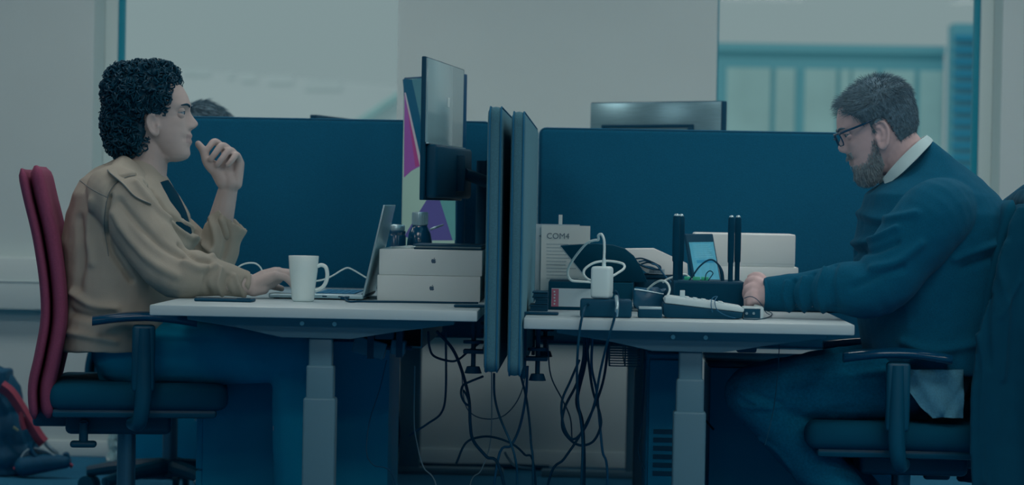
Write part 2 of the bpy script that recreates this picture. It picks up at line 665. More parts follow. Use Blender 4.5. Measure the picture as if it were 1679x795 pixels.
# two dividers standing between the desks, edge on to the camera
zt_ = at(848, 184, -.02).z
for nm, xa, xb, ztop, zbot, lab in (('l', at(794, 510, -.02).x, at(819, 510, -.02).x, at(815, 174, -.02).z, at(810, 612, -.02).z,
                                     'upholstered divider panel clamped to the desk with the white boxes'),
                                    ('r', at(833, 510, -.02).x, at(856.5, 510, 0).x, at(850, 182, -.02).z, at(845, 618, -.02).z,
                                     'upholstered divider panel clamped to the desk with the router')):
    xc = (xa + xb) / 2
    zc = (ztop + zbot) / 2
    t = screen('divider_panel', lab, 1.42, ztop - zbot, xb - xa,
               lambda u, v, d, xc=xc, zc=zc: Vector((xc + d, u + .69, v + zc)), M_PANEL, 'divider panels between the desks', .035,
               (xc, .69, zbot))
    s = -1 if nm == 'l' else 1
    zd = (ZL if nm == 'l' else ZR)
    for y in (.18, 1.15):
        b = BM()
        xo = xb if s > 0 else xa
        xe = xo + s * .085
        box(b, (min(xo - s * .004, xe), y, zd + .001), (max(xo - s * .004, xe), y + .05, zd + .007), .002)
        box(b, (min(xo - s * .004, xo + s * .006), y, zd - .16), (max(xo - s * .004, xo + s * .006), y + .05, zd + .006), .002)
        box(b, (min(xo, xo + s * .06), y, zd - .115), (max(xo, xo + s * .06), y + .05, zd - .105), .002)
        cl = part('clamp', b, M_BLACK, t, world=True)
        b = BM()
        xk = xo + s * .035
        cyl(b, (xk, y + .025, zd - .165), (xk, y + .025, zd - DT - .004), .006, 10)
        cyl(b, (xk, y + .025, zd - .09), (xk, y + .025, zd - .083), .026, 16)
        cyl(b, (xk, y + .025, zd - .165), (xk, y + .025, zd - .148), .022, 16, r1=.016)
        part('clamp_screw', b, M_BLACK, cl, world=True)

# screens across the far ends
zl_a = at(360, 192, YS).z
zr_a = at(1100, 213, YS).z
for (lab, x0, x1, zt, zb) in (('long dark teal fabric screen behind the man in the tan jacket', at(188, 200, YS).x, at(806, 200, YS).x, zl_a, .60),
                              ('long dark teal fabric screen behind the man with glasses', at(884, 212, YS).x, at(1500, 220, YS).x, zr_a, .585)):
    xc, zc = (x0 + x1) / 2, (zt + zb) / 2
    t = screen('back_screen', lab, x1 - x0, zt - zb, .034,
               lambda u, v, d, xc=xc, zc=zc: Vector((xc + u, YS + .02 + d, v + zc)), M_FABRIC, 'back screens', .02, (xc, YS + .02, zb))
    zd = ZL if x0 < -.5 else ZR
    for x in (x0 + .25, x1 - .3):
        b = BM()
        box(b, (x, YS - .075, zd - DT - .006), (x + .05, YS + .004, zd - DT - .001), .002)
        part('bracket', b, M_BLACK, t, world=True)

# ------------------------------------------------------------------ drawer pedestals and computer tower under the desks
M_PED = mat('dark_cabinet', (8, 104, 132), 0.55, 0.12)


def pedestal(label, x0, x1, y0, y1, h, side):
    t = thing('drawer_pedestal', label, 'cabinet', ((x0 + x1) / 2, (y0 + y1) / 2, 0), group='drawer pedestals under the desks')
    b = BM(); box(b, (x0, y0, .06), (x1, y1, h - .02), .004); part('body', b, M_PED, t, world=True)
    b = BM(); box(b, (x0 - .008, y0 - .008, h - .02), (x1 + .008, y1 + .008, h), .008, 3); part('top', b, M_BLACK_GLOSS, t, world=True)
    xf = x0 if side < 0 else x1
    hh = (h - .10) / 3
    for k in range(3):
        b = BM()
        z0 = .07 + k * hh
        box(b, (min(xf, xf + side * .018), y0 + .004, z0 + .003), (max(xf, xf + side * .018), y1 - .004, z0 + hh - .003), .003)
        d = part('drawer', b, M_PED, t, world=True)
        b = BM()
        tube(b, [(xf + side * .017, y0 + .13, z0 + hh - .05), (xf + side * .04, y0 + .13, z0 + hh - .05),
                 (xf + side * .04, y1 - .13, z0 + hh - .05), (xf + side * .017, y1 - .13, z0 + hh - .05)], .005, 8, 0)
        part('handle', b, M_ALU, d, world=True)
    for x in (x0 + .05, x1 - .05):
        for y in (y0 + .05, y1 - .05):
            b = BM(); cyl(b, (x - .012, y, .025), (x + .012, y, .025), .025, 14); cyl(b, (x, y, .03), (x, y, .062), .012, 10)
            part('caster', b, M_BLACK, t, world=True)
    return t


PX1 = at(638, 650, .87).x
pedestal('dark drawer pedestal under the desk with the white boxes', PX1 - .52, PX1, .87, 1.23, .635, -1)
PX2 = at(212, 700, 2.76).x
pedestal('dark drawer pedestal by the window wall behind the red chair', PX2, PX2 + .52, 2.76, 3.16, .585, -1)
PX0 = at(1164, 650, .85).x
pedestal('dark drawer pedestal under the desk with the router', PX0, PX0 + .52, .85, 1.23, .585, 1)

M_TOWER = mat('dark_blue_computer_case', (5, 80, 104), 0.6, 0.15)
tx0, tx1 = at(1060, 650, .5).x, at(1143, 650, .5).x
t = thing('computer_tower', 'dark computer tower standing on the floor beside the right desk leg', 'computer', ((tx0 + tx1) / 2, .7, 0))
b = BM(); box(b, (tx0, .52, .015), (tx1, .97, .62), .008, 3); part('case', b, M_TOWER, t, world=True)
b = BM(); box(b, (tx0 + .006, .505, .03), (tx1 - .006, .522, .605), .006); fp = part('rear_panel', b, M_TOWER, t, world=True)
b = BM()
for k in range(6):
    box(b, (tx0 + .02, .502, .30 + k * .022), (tx1 - .03, .507, .312 + k * .022))
part('slot_covers', b, M_BLACK, fp, world=True)
b = BM()
for x in (tx0 + .015, tx1 - .04):
    for y in (.56, .9):
        box(b, (x, y, 0), (x + .025, y + .03, .016))
part('rubber_feet', b, M_BLACK, t, world=True)

# ------------------------------------------------------------------ office chairs
M_RED = mat('red_upholstery', (86, 42, 62), 0.8, 0.2, var=0.08, scale=200, bump=0.2, bscale=300)
M_CHAIRBLK = mat('black_chair_plastic', (2, 48, 66), 0.4, 0.3)
M_CHAIRFAB = mat('black_chair_fabric', (2, 48, 66), 0.9, 0.1)


def make_chair(label, backmat, dz=0.0, arms=(True, True)):
    """faces +x, origin on the floor under the gas lift"""
    t = thing('office_chair', label, 'chair', group='office chairs')
    # backrest: two upholstered layers following a side profile (x, z)
    prof = [(-.175, .42), (-.180, .50), (-.165, .58), (-.150, .68), (-.155, .78), (-.175, .90), (-.200, 1.00), (-.218, 1.078)]
    prof = [(x - .05, z + dz) for x, z in prof]
    P = catmull([Vector((x, 0, z)) for x, z in prof], 5)

    def slab(off0, off1, wfun, zcut=None):
        bb = BM()
        rings = []
        N = len(P)
        for i, p in enumerate(P):
            tt = (P[min(i + 1, N - 1)] - P[max(i - 1, 0)]).normalized()
            nn = Vector((tt.z, 0, -tt.x))
            s = i / (N - 1)
            endk = math.sqrt(max(0.0, 1 - max(0, (s - .93) / .07) ** 2)) * .75 + .25 if s > .93 else 1
            endk *= (.4 + .6 * math.sqrt(max(0, 1 - max(0, (.05 - s) / .05) ** 2))) if s < .05 else 1
            w = wfun(s) * (1 - .10 * (1 - endk))
            c = (off0 + off1) / 2
            h = (off1 - off0) / 2 * endk
            ring = []
            for q in range(28):
                a = 2 * math.pi * q / 28
                ca, sa = math.cos(a), math.sin(a)
                yy = w / 2 * math.copysign(abs(ca) ** .35, ca)
                xx = h * math.copysign(abs(sa) ** .6, sa)
                curve = .16 * (yy ** 2)          # slight wrap round the sitter
                ring.append(p + nn * (c + xx + curve) + Vector((0, yy, 0)))
            rings.append(ring)
        loft(bb, rings)
        bmesh.ops.recalc_face_normals(bb, faces=bb.faces[:])
        return bb
    part('back_shell', slab(-.030, -.002, lambda s: .455 - .07 * (s - .4) ** 2), backmat, t, smooth=60)
    part('backrest', slab(.000, .042, lambda s: .465 - .07 * (s - .4) ** 2), backmat, t, smooth=60)
    # seat
    b = BM(); box(b, (-.20, -.24, .445 + dz), (.27, .24, .515 + dz), .03, 4); part('seat', b, M_CHAIRFAB, t, smooth=60)
    b = BM(); box(b, (-.19, -.22, .425 + dz), (.24, .22, .45 + dz), .01); part('seat_pan', b, M_CHAIRBLK, t)
    b = BM(); box(b, (-.16, -.10, .37 + dz), (.12, .10, .428 + dz), .015, 3)
    box(b, (-.25, -.04, .385 + dz), (-.10, .04, .50 + dz), .01)
    me = part('mechanism', b, M_CHAIRBLK, t)
    b = BM()
    cyl(b, (-.11, -.13, .40 + dz), (-.11, -.09, .40 + dz), .012, 12)
    cyl(b, (-.11, -.125, .405 + dz), (-.11, -.125, .350 + dz), .012, 12)
    box(b, (-.145, -.14, .338 + dz), (-.075, -.11, .356 + dz), .008, 3)
    part('tension_knob', b, M_CHAIRBLK, me)
    for y in (-.06, .06):
        b = BM(); ball(b, (-.185, y, .47 + dz), .009, 10, 8); part('screw', b, M_CHROME, me)
    for i, s in enumerate((-1, 1)):
        if not arms[i]:
            continue
        b = BM()
        tube(b, [(.02, s * .20, .41 + dz), (.04, s * .275, .42 + dz), (.05, s * .29, .50 + dz), (.05, s * .285, .665 + dz)],
             [.018, .020, .022, .020], 12)
        box(b, (.018, s * .285 - .014, .50 + dz), (.078, s * .285 + .014, .675 + dz), .010, 3)
        ar = part('armrest_post', b, M_CHAIRBLK, t)
        b = BM()
        pts = []
        for k in range(13):
            u = k / 12
            x = -.085 + .27 * u
            hw = .040 * (math.sin(math.pi * min(1, max(0.0, .06 + u * .9))) ** .35)
            z = .690 + dz + .014 * math.sin(math.pi * u) - .008
            pts.append([Vector((x, s * .275 + hw * math.cos(a), z + .013 * math.copysign(abs(math.sin(a)) ** .7, math.sin(a))))
                        for a in [2 * math.pi * q / 16 for q in range(16)]])
        loft(b, pts)
        bmesh.ops.recalc_face_normals(b, faces=b.faces[:])
        part('armrest_pad', b, M_BLACK_GLOSS, ar, smooth=60)
    b = BM(); cyl(b, (0, 0, .10), (0, 0, .38 + dz), .025, 20)
    part('gas_lift', b, mat('dark_steel_column', (46, 78, 92), 0.3, 0.5, metal=0.6), t)
    b = BM()
    cyl(b, (0, 0, .075), (0, 0, .13), .04, 20)
    for k in range(5):
        a = 2 * math.pi * k / 5 + .35
        d = Vector((math.cos(a), math.sin(a), 0))
        tube(b, [d * .03 + Vector((0, 0, .105)), d * .18 + Vector((0, 0, .095)), d * .30 + Vector((0, 0, .075))], [.028, .024, .018], 10)
    part('star_base', b, M_CHAIRBLK, t)
    for k in range(5):
        a = 2 * math.pi * k / 5 + .35
        d = Vector((math.cos(a), math.sin(a), 0)); n = Vector((-d.y, d.x, 0))
        c = d * .30 + Vector((0, 0, .03))
        b = BM()
        for sgn in (-1, 1):
            cyl(b, c + n * (sgn * .008), c + n * (sgn * .026), .03, 16)
        cyl(b, c + Vector((0, 0, .01)), c + Vector((0, 0, .06)), .009, 10)
        part('caster', b, M_CHAIRBLK, t)
    return t


YM = 0.50                    # the plane the man on the right sits on
YML = 0.68                   # and the man on the left
CHL = make_chair('red office chair with the man in the tan jacket on it', M_RED)
place(CHL, (at(207, 760, YML).x, YML, 0), math.radians(9))
CHR = make_chair('dark office chair with a coat over its back under the man with glasses', M_CHAIRFAB, -.045)
place(CHR, (at(1478, 740, YM).x, YM, 0), math.radians(180))
# ------------------------------------------------------------------ things on the left desk
M_CERAMIC = mat('white_ceramic', (140, 156, 158), 0.25, 0.5, coat=0.3)
M_BOX = mat('white_card', (146, 159, 159), 0.6, 0.3)
M_LOGO = mat('grey_logo_print', (46, 66, 82), 0.5, 0.3)
M_KEYS = mat('keycaps', (20, 74, 100), 0.6, 0.2)
M_PAPER = mat('paper', (142, 156, 158), 0.8, 0.2)

# mug
c = at(497, 480, .36); c.z = ZL
t = thing('mug', 'tall white tapered mug standing beside the laptop', 'mug', c)
b = BM()
H = .118
lathe(b, [(.0, 0), (.024, 0), (.0275, .002), (.0290, .008), (.0305, .03), (.0365, .08), (.0390, H - .001), (.0385, H), (.0372, H),
          (.0360, H - .003), (.0335, .08), (.027, .012), (.022, .007), (.0, .007)], c, 40, cap0=False, cap1=False)
bmesh.ops.remove_doubles(b, verts=b.verts[:], dist=1e-6)
part('cup', b, M_CERAMIC, t, smooth=60, world=True)
b = BM()
hp = [(.036, .092), (.046, .095), (.057, .090), (.0615, .074), (.060, .056), (.052, .040), (.040, .032), (.0315, .030)]
P = catmull([Vector((x, 0, z)) for x, z in hp], 5)
rings = []
for i, p in enumerate(P):
    tt = (P[min(i + 1, len(P) - 1)] - P[max(i - 1, 0)]).normalized()
    nn = Vector((tt.z, 0, -tt.x))
    rings.append([c + p + nn * (.0052 * math.cos(a)) + Vector((0, .0075 * math.sin(a), 0)) for a in [2 * math.pi * q / 12 for q in range(12)]])
loft(b, rings)
bmesh.ops.recalc_face_normals(b, faces=b.faces[:])
part('handle', b, M_CERAMIC, t, smooth=60, world=True)

# phone lying near the desk corner
p0, p1 = onz(320, 494, ZL), onz(415, 495, ZL)
t = thing('phone', 'dark phone lying flat at the near left desk edge', 'phone', ((p0.x + p1.x) / 2, p0.y + .03, ZL), rz=math.radians(-2))
b = BM(); box(b, (-.074, -.032, .0), (.074, .032, .0085), .004, 3); part('body', b, M_BLACK, t)
b = BM(); box(b, (-.070, -.029, .0084), (.070, .029, .009)); part('screen', b, M_BLACK_GLOSS, t)
b = BM(); box(b, (.035, -.030, .0088), (.068, -.004, .0105), .002); part('camera_bump', b, M_BLACK, t)

# laptop: faces the man on the left (screen towards -x)
hy = .50
hx = at(598, 487, hy).x - .006
ly0, ly1 = hy, hy + .345
t = thing('laptop', 'open silver laptop facing the man in the tan jacket', 'laptop', (hx - .12, (ly0 + ly1) / 2, ZL))
b = BM(); box(b, (hx - .248, ly0, ZL + .003), (hx + .002, ly1, ZL + .015), .004, 3); base = part('base', b, M_ALU, t, world=True)
b = BM()
for yy in (ly0 + .03, ly1 - .05):
    for xx in (hx - .23, hx - .03):
        cyl(b, (xx, yy, ZL), (xx, yy, ZL + .004), .008, 10)
part('rubber_feet', b, M_BLACK, base, world=True)
b = BM(); box(b, (hx - .128, ly0 + .03, ZL + .0145), (hx - .022, ly1 - .03, ZL + .0153)); part('keyboard_well', b, M_BLACK, base, world=True)
for r in range(6):
    for k in range(14):
        if r == 5 and 4 <= k <= 8:
            continue
        x0 = hx - .026 - r * .0172
        y0 = ly0 + .034 + k * .0198
        b = BM(); box(b, (x0 - .0145, y0, ZL + .0152), (x0, y0 + .0172, ZL + .0168)); part('key', b, M_KEYS, base, world=True, smooth=0)
b = BM(); box(b, (hx - .126, ly0 + .034 + 4 * .0198, ZL + .0152), (hx - .112, ly0 + .034 + 9 * .0198 - .002, ZL + .0168)); part('space_bar', b, M_KEYS, base, world=True, smooth=0)
b = BM(); box(b, (hx - .235, ly0 + .10, ZL + .0148), (hx - .140, ly1 - .10, ZL + .0154), .0005); part('trackpad', b, M_ALU, base, world=True)
b = BM()
for dx in (-.04, -.058, -.10):
    box(b, (hx + dx - .006, ly0 - .0004, ZL + .0072), (hx + dx + .006, ly0 + .001, ZL + .0105))
part('ports', b, M_BLACK, base, world=True)
# lid leans back
top = at(629, 337, hy)
ang = math.atan2(top.x - hx, top.z - ZL - .01)
L = math.hypot(top.x - hx, top.z - ZL - .01)
ML = Matrix.Translation(Vector((hx, 0, ZL + .012))) @ Matrix.Rotation(ang, 4, 'Y')
b = BM(); box(b, (-.001, ly0, .0), (.0045, ly1, L), .0022, 3, M=ML); lid = part('lid', b, M_ALU, t, world=True)
M_LSCREEN = mat('laptop_screen', (74, 118, 128), 0.2, 0.5, emit=0.6)
b = BM(); box(b, (-.0016, ly0 + .006, .012), (-.0009, ly1 - .006, L - .006), M=ML); part('bezel', b, M_BLACK_GLOSS, lid, world=True)
b = BM(); box(b, (-.0019, ly0 + .011, .020), (-.0015, ly1 - .011, L - .012), M=ML); part('display', b, M_LSCREEN, lid, world=True)
b = BM(); cyl(b, (hx, ly0 + .02, ZL + .0125), (hx, ly1 - .02, ZL + .0125), .006, 14); part('hinge', b, M_BLACK, t, world=True)


def apple_outline(s):
    """silhouette of a bitten apple with its leaf, unit height about 1, scaled by s"""
    body = [(0, .26), (.08, .30), (.18, .33), (.28, .31), (.37, .25), (.42, .20), (.36, .13), (.325, .04), (.34, -.06), (.40, -.14),
            (.46, -.18), (.42, -.29), (.35, -.40), (.27, -.48), (.19, -.50), (.10, -.47), (0, -.455), (-.10, -.47), (-.19, -.50),
            (-.28, -.46), (-.37, -.35), (-.44, -.20), (-.47, -.03), (-.45, .13), (-.38, .25), (-.28, .31), (-.17, .33), (-.08, .30)]
    leaf = [(.02, .36), (.03, .46), (.09, .55), (.18, .61), (.22, .615), (.21, .52), (.16, .43), (.09, .375)]
    return [[(x * s, y * s) for x, y in body], [(x * s, y * s) for x, y in leaf]]


# two white laptop boxes, one on the other
yb = onz(700, 494, ZL).y
bx0 = at(620, 470, yb).x
for k, (lab, pl, lo) in enumerate((('white laptop box with a grey apple mark, lower of two stacked', 619, 0),
                                   ('white laptop box with a grey apple mark, upper of two stacked', 621.5, 1))):
    xa = at(pl, 450, yb).x
    z0 = ZL + lo * .0685
    z1 = z0 + .068
    xb = xa + .272
    t = thing('laptop_box', lab, 'box', ((xa + xb) / 2, yb + .19, z0), group='stacked white laptop boxes')
    b = BM(); box(b, (xa, yb, z0), (xb, yb + .37, z1 - .024), .002); part('tray', b, M_BOX, t, world=True)
    b = BM(); box(b, (xa - .0006, yb - .0006, z0 + .003), (xb + .0006, yb + .3706, z1), .0025); part('lid', b, M_BOX, t, world=True)
    lg = at(711 if lo else 708, 427.5 if lo else 472, yb)
    b = BM()
    for poly in apple_outline(.0135):
        prism(b, poly, yb - .0012, yb - .0002, lambda u, v, d, lg=lg: Vector((lg.x + u, d, lg.z + v)))
    part('logo', b, M_LOGO, t, world=True, smooth=0)
ZB = ZL + 2 * .0685
# dark folder and papers lying on the boxes
p0 = at(684, 398, yb)
t = thing('dark_folder', 'thin dark folder lying on top of the white laptop boxes', 'folder', (p0.x + .09, yb + .14, ZB))
b = BM(); box(b, (p0.x - .01, yb + .02, ZB), (at(790, 400, yb).x, yb + .29, ZB + .004), .001); part('back_cover', b, M_BLACK, t, world=True)
b = BM(); box(b, (p0.x - .013, yb + .015, ZB + .0085), (at(790, 400, yb).x, yb + .29, ZB + .0125), .001); part('front_cover', b, M_BLACK, t, world=True)
b = BM(); box(b, (p0.x - .006, yb + .024, ZB + .0042), (at(788, 400, yb).x, yb + .285, ZB + .0083)); part('pages', b, M_PAPER, t, world=True)
b = BM()
q0 = at(641, 398, yb + .1)
box(b, (q0.x, yb + .10, ZB), (q0.x + .055, yb + .33, ZB + .004), .0008, M=rotz(-8, (q0.x, yb + .1, ZB)))
solo('paper_pad', b, M_PAPER, 'small white paper pad on the upper laptop box beside the dark folder', 'paper')

# dark bottle with a metal cap, standing behind the boxes
M_BOTTLE = mat('dark_glossy_steel', (3, 46, 68), 0.12, 0.6, coat=0.6)
ybt = yb + .44
pb = at(688, 395, ybt)
cb = Vector((pb.x, ybt, ZL))
zc0, zc1 = at(688, 369, ybt).z - ZL, at(688, 347.5, ybt).z - ZL
t = thing('drinking_bottle', 'dark glossy drinking bottle with brushed metal cap behind the boxes', 'bottle', cb)
b = BM()
lathe(b, [(0, 0), (.034, 0), (.036, .003), (.036, zc0 - .060), (.035, zc0 - .045), (.031, zc0 - .024), (.025, zc0 - .010), (.021, zc0 - .003), (.021, zc0), (0, zc0)],
      cb, 32, cap0=False, cap1=False)
bmesh.ops.remove_doubles(b, verts=b.verts[:], dist=1e-6)
part('flask', b, M_BOTTLE, t, smooth=60, world=True)
b = BM()
lathe(b, [(0, zc0), (.0215, zc0), (.0222, zc0 + .003), (.0222, zc1 - .003), (.0212, zc1), (0, zc1)], cb, 32, cap0=False, cap1=False)
bmesh.ops.remove_doubles(b, verts=b.verts[:], dist=1e-6)
part('cap', b, M_ALU, t, smooth=40, world=True)
b = BM()
for k in range(24):
    a = 2 * math.pi * k / 24
    box(b, (cb.x + .0222 * math.cos(a) - .0008, cb.y + .0222 * math.sin(a) - .0008, cb.z + zc0 + .003),
        (cb.x + .0222 * math.cos(a) + .0008, cb.y + .0222 * math.sin(a) + .0008, cb.z + zc1 - .004))
part('cap_ribs', b, M_ALU, t, world=True, smooth=0)
b = BM()
tube(b, [at(706, 376, ybt), at(714, 373, ybt), at(720, 371, ybt + .01), at(727, 368.5, ybt + .02)], [.003, .0035, .003, .002], 8)
part('carry_loop', b, M_ALU, t, world=True)
# steel jar left of the bottle
yj = yb + .40
pj = at(652, 380, yj)
cj = Vector((pj.x, yj, ZL))
zj = at(652, 368, yj).z - ZL
t = thing('steel_jar', 'small ribbed steel jar between the dark bottle and the laptop', 'jar', cj)
b = BM()
lathe(b, [(0, 0), (.022, 0), (.0235, .003), (.0235, zj - .032), (.021, zj - .028), (.0225, zj - .024), (.0225, zj - .018), (.0195, zj - .016), (0, zj - .016)], cj, 24, cap0=False, cap1=False)
bmesh.ops.remove_doubles(b, verts=b.verts[:], dist=1e-6)
part('body', b, M_BOTTLE, t, smooth=50, world=True)
b = BM()
lathe(b, [(0, zj - .016), (.020, zj - .016), (.0205, zj - .004), (.017, zj), (0, zj)], cj, 24, cap0=False, cap1=False)
bmesh.ops.remove_doubles(b, verts=b.verts[:], dist=1e-6)
part('lid', b, M_ALU, t, smooth=50, world=True)

# ------------------------------------------------------------------ monitors of the left desk
M_MON = mat('monitor_black', (1, 42, 60), 0.5, 0.2)
M_MONEDGE = mat('monitor_edge', (3, 50, 76), 0.35, 0.4)
M_MONBACK = mat('glossy_monitor_back', (94, 120, 126), 0.2, 0.6, coat=0.5, var=0.06, scale=6, stretch=(1, 1, .2))


def slab(bm, A, B, z0, z1, thick, bev=.004, nrm=1):
    """upright slab whose front lower edge runs A->B in plan, thickness to the left of A->B (nrm=1) or right"""
    A, B = Vector((A[0], A[1], 0)), Vector((B[0], B[1], 0))
    u = (B - A); L = u.length; u.normalize()
    n = Vector((-u.y, u.x, 0)) * nrm
    Mx = Matrix((u, n, Vector((0, 0, 1)))).transposed().to_4x4()
    Mx.translation = A
    box(bm, (0, min(0, thick), z0), (L, max(0, thick), z1), bev, 3, M=Mx)
    return Mx, L


# front monitor seen from behind, on an arm
ya1 = .42
A = at(697, 200, ya1)
zt1 = at(697, 92, ya1).z
zb1 = at(697, 328, ya1).z
ya2 = ya1 + .62
Bp = at(760, 200, ya2)
t = thing('monitor', 'black flat monitor on an arm seen from behind, nearest the divider', 'monitor', (A.x, (ya1 + ya2) / 2, ZL), group='monitors on the left desk')
A2, B2 = Vector((A.x, ya1)), Vector((Bp.x, ya2))
b = BM()
Mx, L1 = slab(b, A2, B2, zb1, zt1, .012, .003)   # thickness goes to the left of A->B, i.e. towards the man
part('panel', b, M_MON, t, world=True)
zm = at(700, 233, ya1).z
b = BM(); box(b, (.004, -.006, zm), (L1 - .045, .002, zt1 - .004), .002, M=Mx); part('back_cover', b, M_MONBACK, t, world=True)
b = BM(); box(b, (.02, -.030, zb1 + .006), (L1 - .02, .002, zm - .004), .010, 3, M=Mx); hb = part('electronics_hump', b, M_MON, t, world=True)
b = BM(); box(b, (.006, -.0085, zm - .004), (L1 - .006, -.001, zm - .0005), .001, M=Mx); part('trim_strip', b, M_ALU, t, world=True)
b = BM(); box(b, (L1 * .52 - .016, -.0068, zm + (zt1 - zm) * .52 - .012), (L1 * .52 + .016, -.0055, zm + (zt1 - zm) * .52 + .014), M=Mx)
part('badge', b, M_WHITE_PL, t, world=True, smooth=0)
b = BM(); box(b, (.005, .0118, zb1 + .012), (L1 - .005, .0124, zt1 - .005), M=Mx)
part('display', b, M_LSCREEN, t, world=True, smooth=0)
b = BM()
mid = Mx @ Vector((L1 * .62, -.03, (zb1 + zm) / 2))
base = Vector((-.315, 1.06, ZL))
elb = Vector((-.30, ya1 + .50, mid.z - .02))
box(b, (mid.x - .008, mid.y - .05, mid.z - .05), (mid.x + .016, mid.y + .05, mid.z + .05), .004)
tube(b, [mid + Vector((.01, 0, 0)), elb, base + Vector((0, 0, elb.z - ZL))], .017, 12, 0)
cyl(b, base, base + Vector((0, 0, elb.z - ZL + .06)), .020, 16)
cyl(b, base, base + Vector((0, 0, .02)), .030, 16)
part('arm', b, M_BLACK, t, world=True)

# portrait monitor showing a colourful wallpaper, turned towards the man and the camera
yl = 1.37
Pl = at(658.5, 300, yl)
yr = yl - .27
Pr = at(749, 300, yr)
zt2 = at(659, 127, yl).z
zb2 = zt2 - .535
t = thing('monitor', 'portrait monitor showing a pink and purple wallpaper', 'monitor', ((Pl.x + Pr.x) / 2, (yl + yr) / 2, ZL), group='monitors on the left desk')
b = BM()
# front face runs from the far left edge to the near right edge, body behind it
Mw, L2 = slab(b, Vector((Pl.x, yl)), Vector((Pr.x, yr)), zb2, zt2, .030, .004)
part('body', b, M_MONEDGE, t, world=True)


def screen_mat(name, rgb):
    return mat(name, tuple(c * .72 for c in rgb), 0.3, 0.25, emit=0.75)


W_ = L2
Hh = zt2 - zb2


def scr(poly, mt, nm='wallpaper_shape', d=0.0):
    """polygon in screen fractions (0..1 across, 0..1 up)"""
    bb = BM()
    prism(bb, [(.008 + u * (W_ - .016), zb2 + .008 + v * (Hh - .016)) for u, v in poly], -.0012 - d, -.0002,
          lambda u, v, dd: Mw @ Vector((u, dd, v)))
    return part(nm, bb, mt, disp, world=True, smooth=0)


bb = BM()
box(bb, (.006, -.0008, zb2 + .006), (W_ - .006, .0005, zt2 - .006), M=Mw)
disp = part('display', bb, screen_mat('wallpaper_pale_green', (122, 152, 142)), t, world=True, smooth=0)


def sp(px, py):
    """pixel -> fraction on the monitor face"""
    d = ray(px, py)
    n = Mw.to_3x3() @ Vector((0, 1, 0))
    o = Mw @ Vector((0, 0, 0))
    k = (o - CAM_LOC).dot(n) / d.dot(n)
    q = Mw.inverted() @ (CAM_LOC + d * k)
    return ((q.x - .008) / (W_ - .016), (q.z - zb2 - .008) / (Hh - .016))


scr([sp(661, 130), sp(676, 130), sp(700, 245), sp(700, 302), sp(663, 155)], screen_mat('wallpaper_deep_teal', (8, 66, 92)), d=.0002)
scr([sp(676, 130), sp(748, 122), sp(748, 330), sp(735, 330), sp(697, 228)], screen_mat('wallpaper_teal_grey', (52, 98, 110)), d=.0003)
scr([sp(664, 153), sp(690, 272), sp(675, 280), sp(663, 291)], screen_mat('wallpaper_purple', (112, 66, 128)), d=.0006)
scr([sp(666.5, 160), sp(689.5, 271), sp(682, 274)], screen_mat('wallpaper_magenta', (126, 54, 104)), d=.0008)
scr([sp(664, 152), sp(666, 152), sp(693, 270), sp(689.5, 273)], screen_mat('wallpaper_edge', (140, 140, 148)), d=.0010)
scr([sp(700, 328), sp(722, 328), sp(745, 394), sp(690, 394), sp(663, 388)], screen_mat('wallpaper_violet', (66, 66, 118)), d=.0004)
scr([sp(722, 328), sp(747, 328), sp(747, 394), sp(743, 394)], screen_mat('wallpaper_sea_green', (70, 124, 124)), d=.0005)
b = BM()
for k in range(6):
    box(b, (-.0007, .006, zb2 + .20 + k * .009), (.0004, .012, zb2 + .2055 + k * .009), M=Mw)
for k in range(2):
    box(b, (-.0007, .006, zt2 - .045 - k * .018), (.0004, .014, zt2 - .037 - k * .018), M=Mw)
part('side_buttons', b, M_ALU, t, world=True, smooth=0)
b = BM()
q = Mw @ Vector((L2 / 2, .03, 0))
nv = (Mw.to_3x3() @ Vector((0, 1, 0)))
cpos = Vector((q.x, q.y, 0)) + nv * .05
cyl(b, cpos + Vector((0, 0, ZL)), cpos + Vector((0, 0, zb2 + .33)), .018, 16)
cyl(b, cpos + Vector((0, 0, zb2 + .28)), Vector((q.x, q.y, zb2 + .28)), .022, 14)
cyl(b, cpos + Vector((0, 0, ZL)), cpos + Vector((0, 0, ZL + .010)), .085, 28)
part('stand', b, M_BLACK, t, world=True)


# ------------------------------------------------------------------ cables on the left desk
def cable(label, pts, r, mt, group=None, n=8, name='cable'):
    b = BM(); tube(b, pts, r, n, 6)
    for v in b.verts:
        v.co.z = max(v.co.z, .0008)
    return solo(name, b, mt, label, 'cable', group, smooth=70)


def pz(px, py, Z, dz=0.0):
    v = onz(px, py, Z)
    v.z += dz
    return v


yk = .96
cable('white cable looping up behind the man\'s forearm', [at(384, 449, yk), at(392, 437, yk), at(405, 431.5, yk), at(419, 432, yk), at(428, 440, yk), at(431, 452, yk), at(433, 470, yk)], .0023, M_CABLE_W)
t = thing('charger_plug', 'flat white charger lying behind the man\'s forearm', 'charger', (at(398, 452, .93).x, .93, ZL))
c = t.location
b = BM(); box(b, (c.x - .028, .905, ZL), (c.x + .024, .96, at(398, 449, .93).z), .004, 3); part('body', b, M_WHITE_PL, t, world=True)
b = BM(); cyl(b, (c.x + .022, .93, ZL + .012), (c.x + .034, .93, ZL + .012), .004, 10); part('plug', b, M_WHITE_PL, t, world=True)
yc = 1.02
cable('white cable humped between the mug and the open laptop', [at(505, 462, yc), at(528, 459, yc), at(545, 452, yc), at(560, 443, yc), at(570, 439, yc), at(580, 443, yc), at(592, 450, yc), at(603, 456, yc), at(618, 458, yc)], .0022, M_CABLE_W)
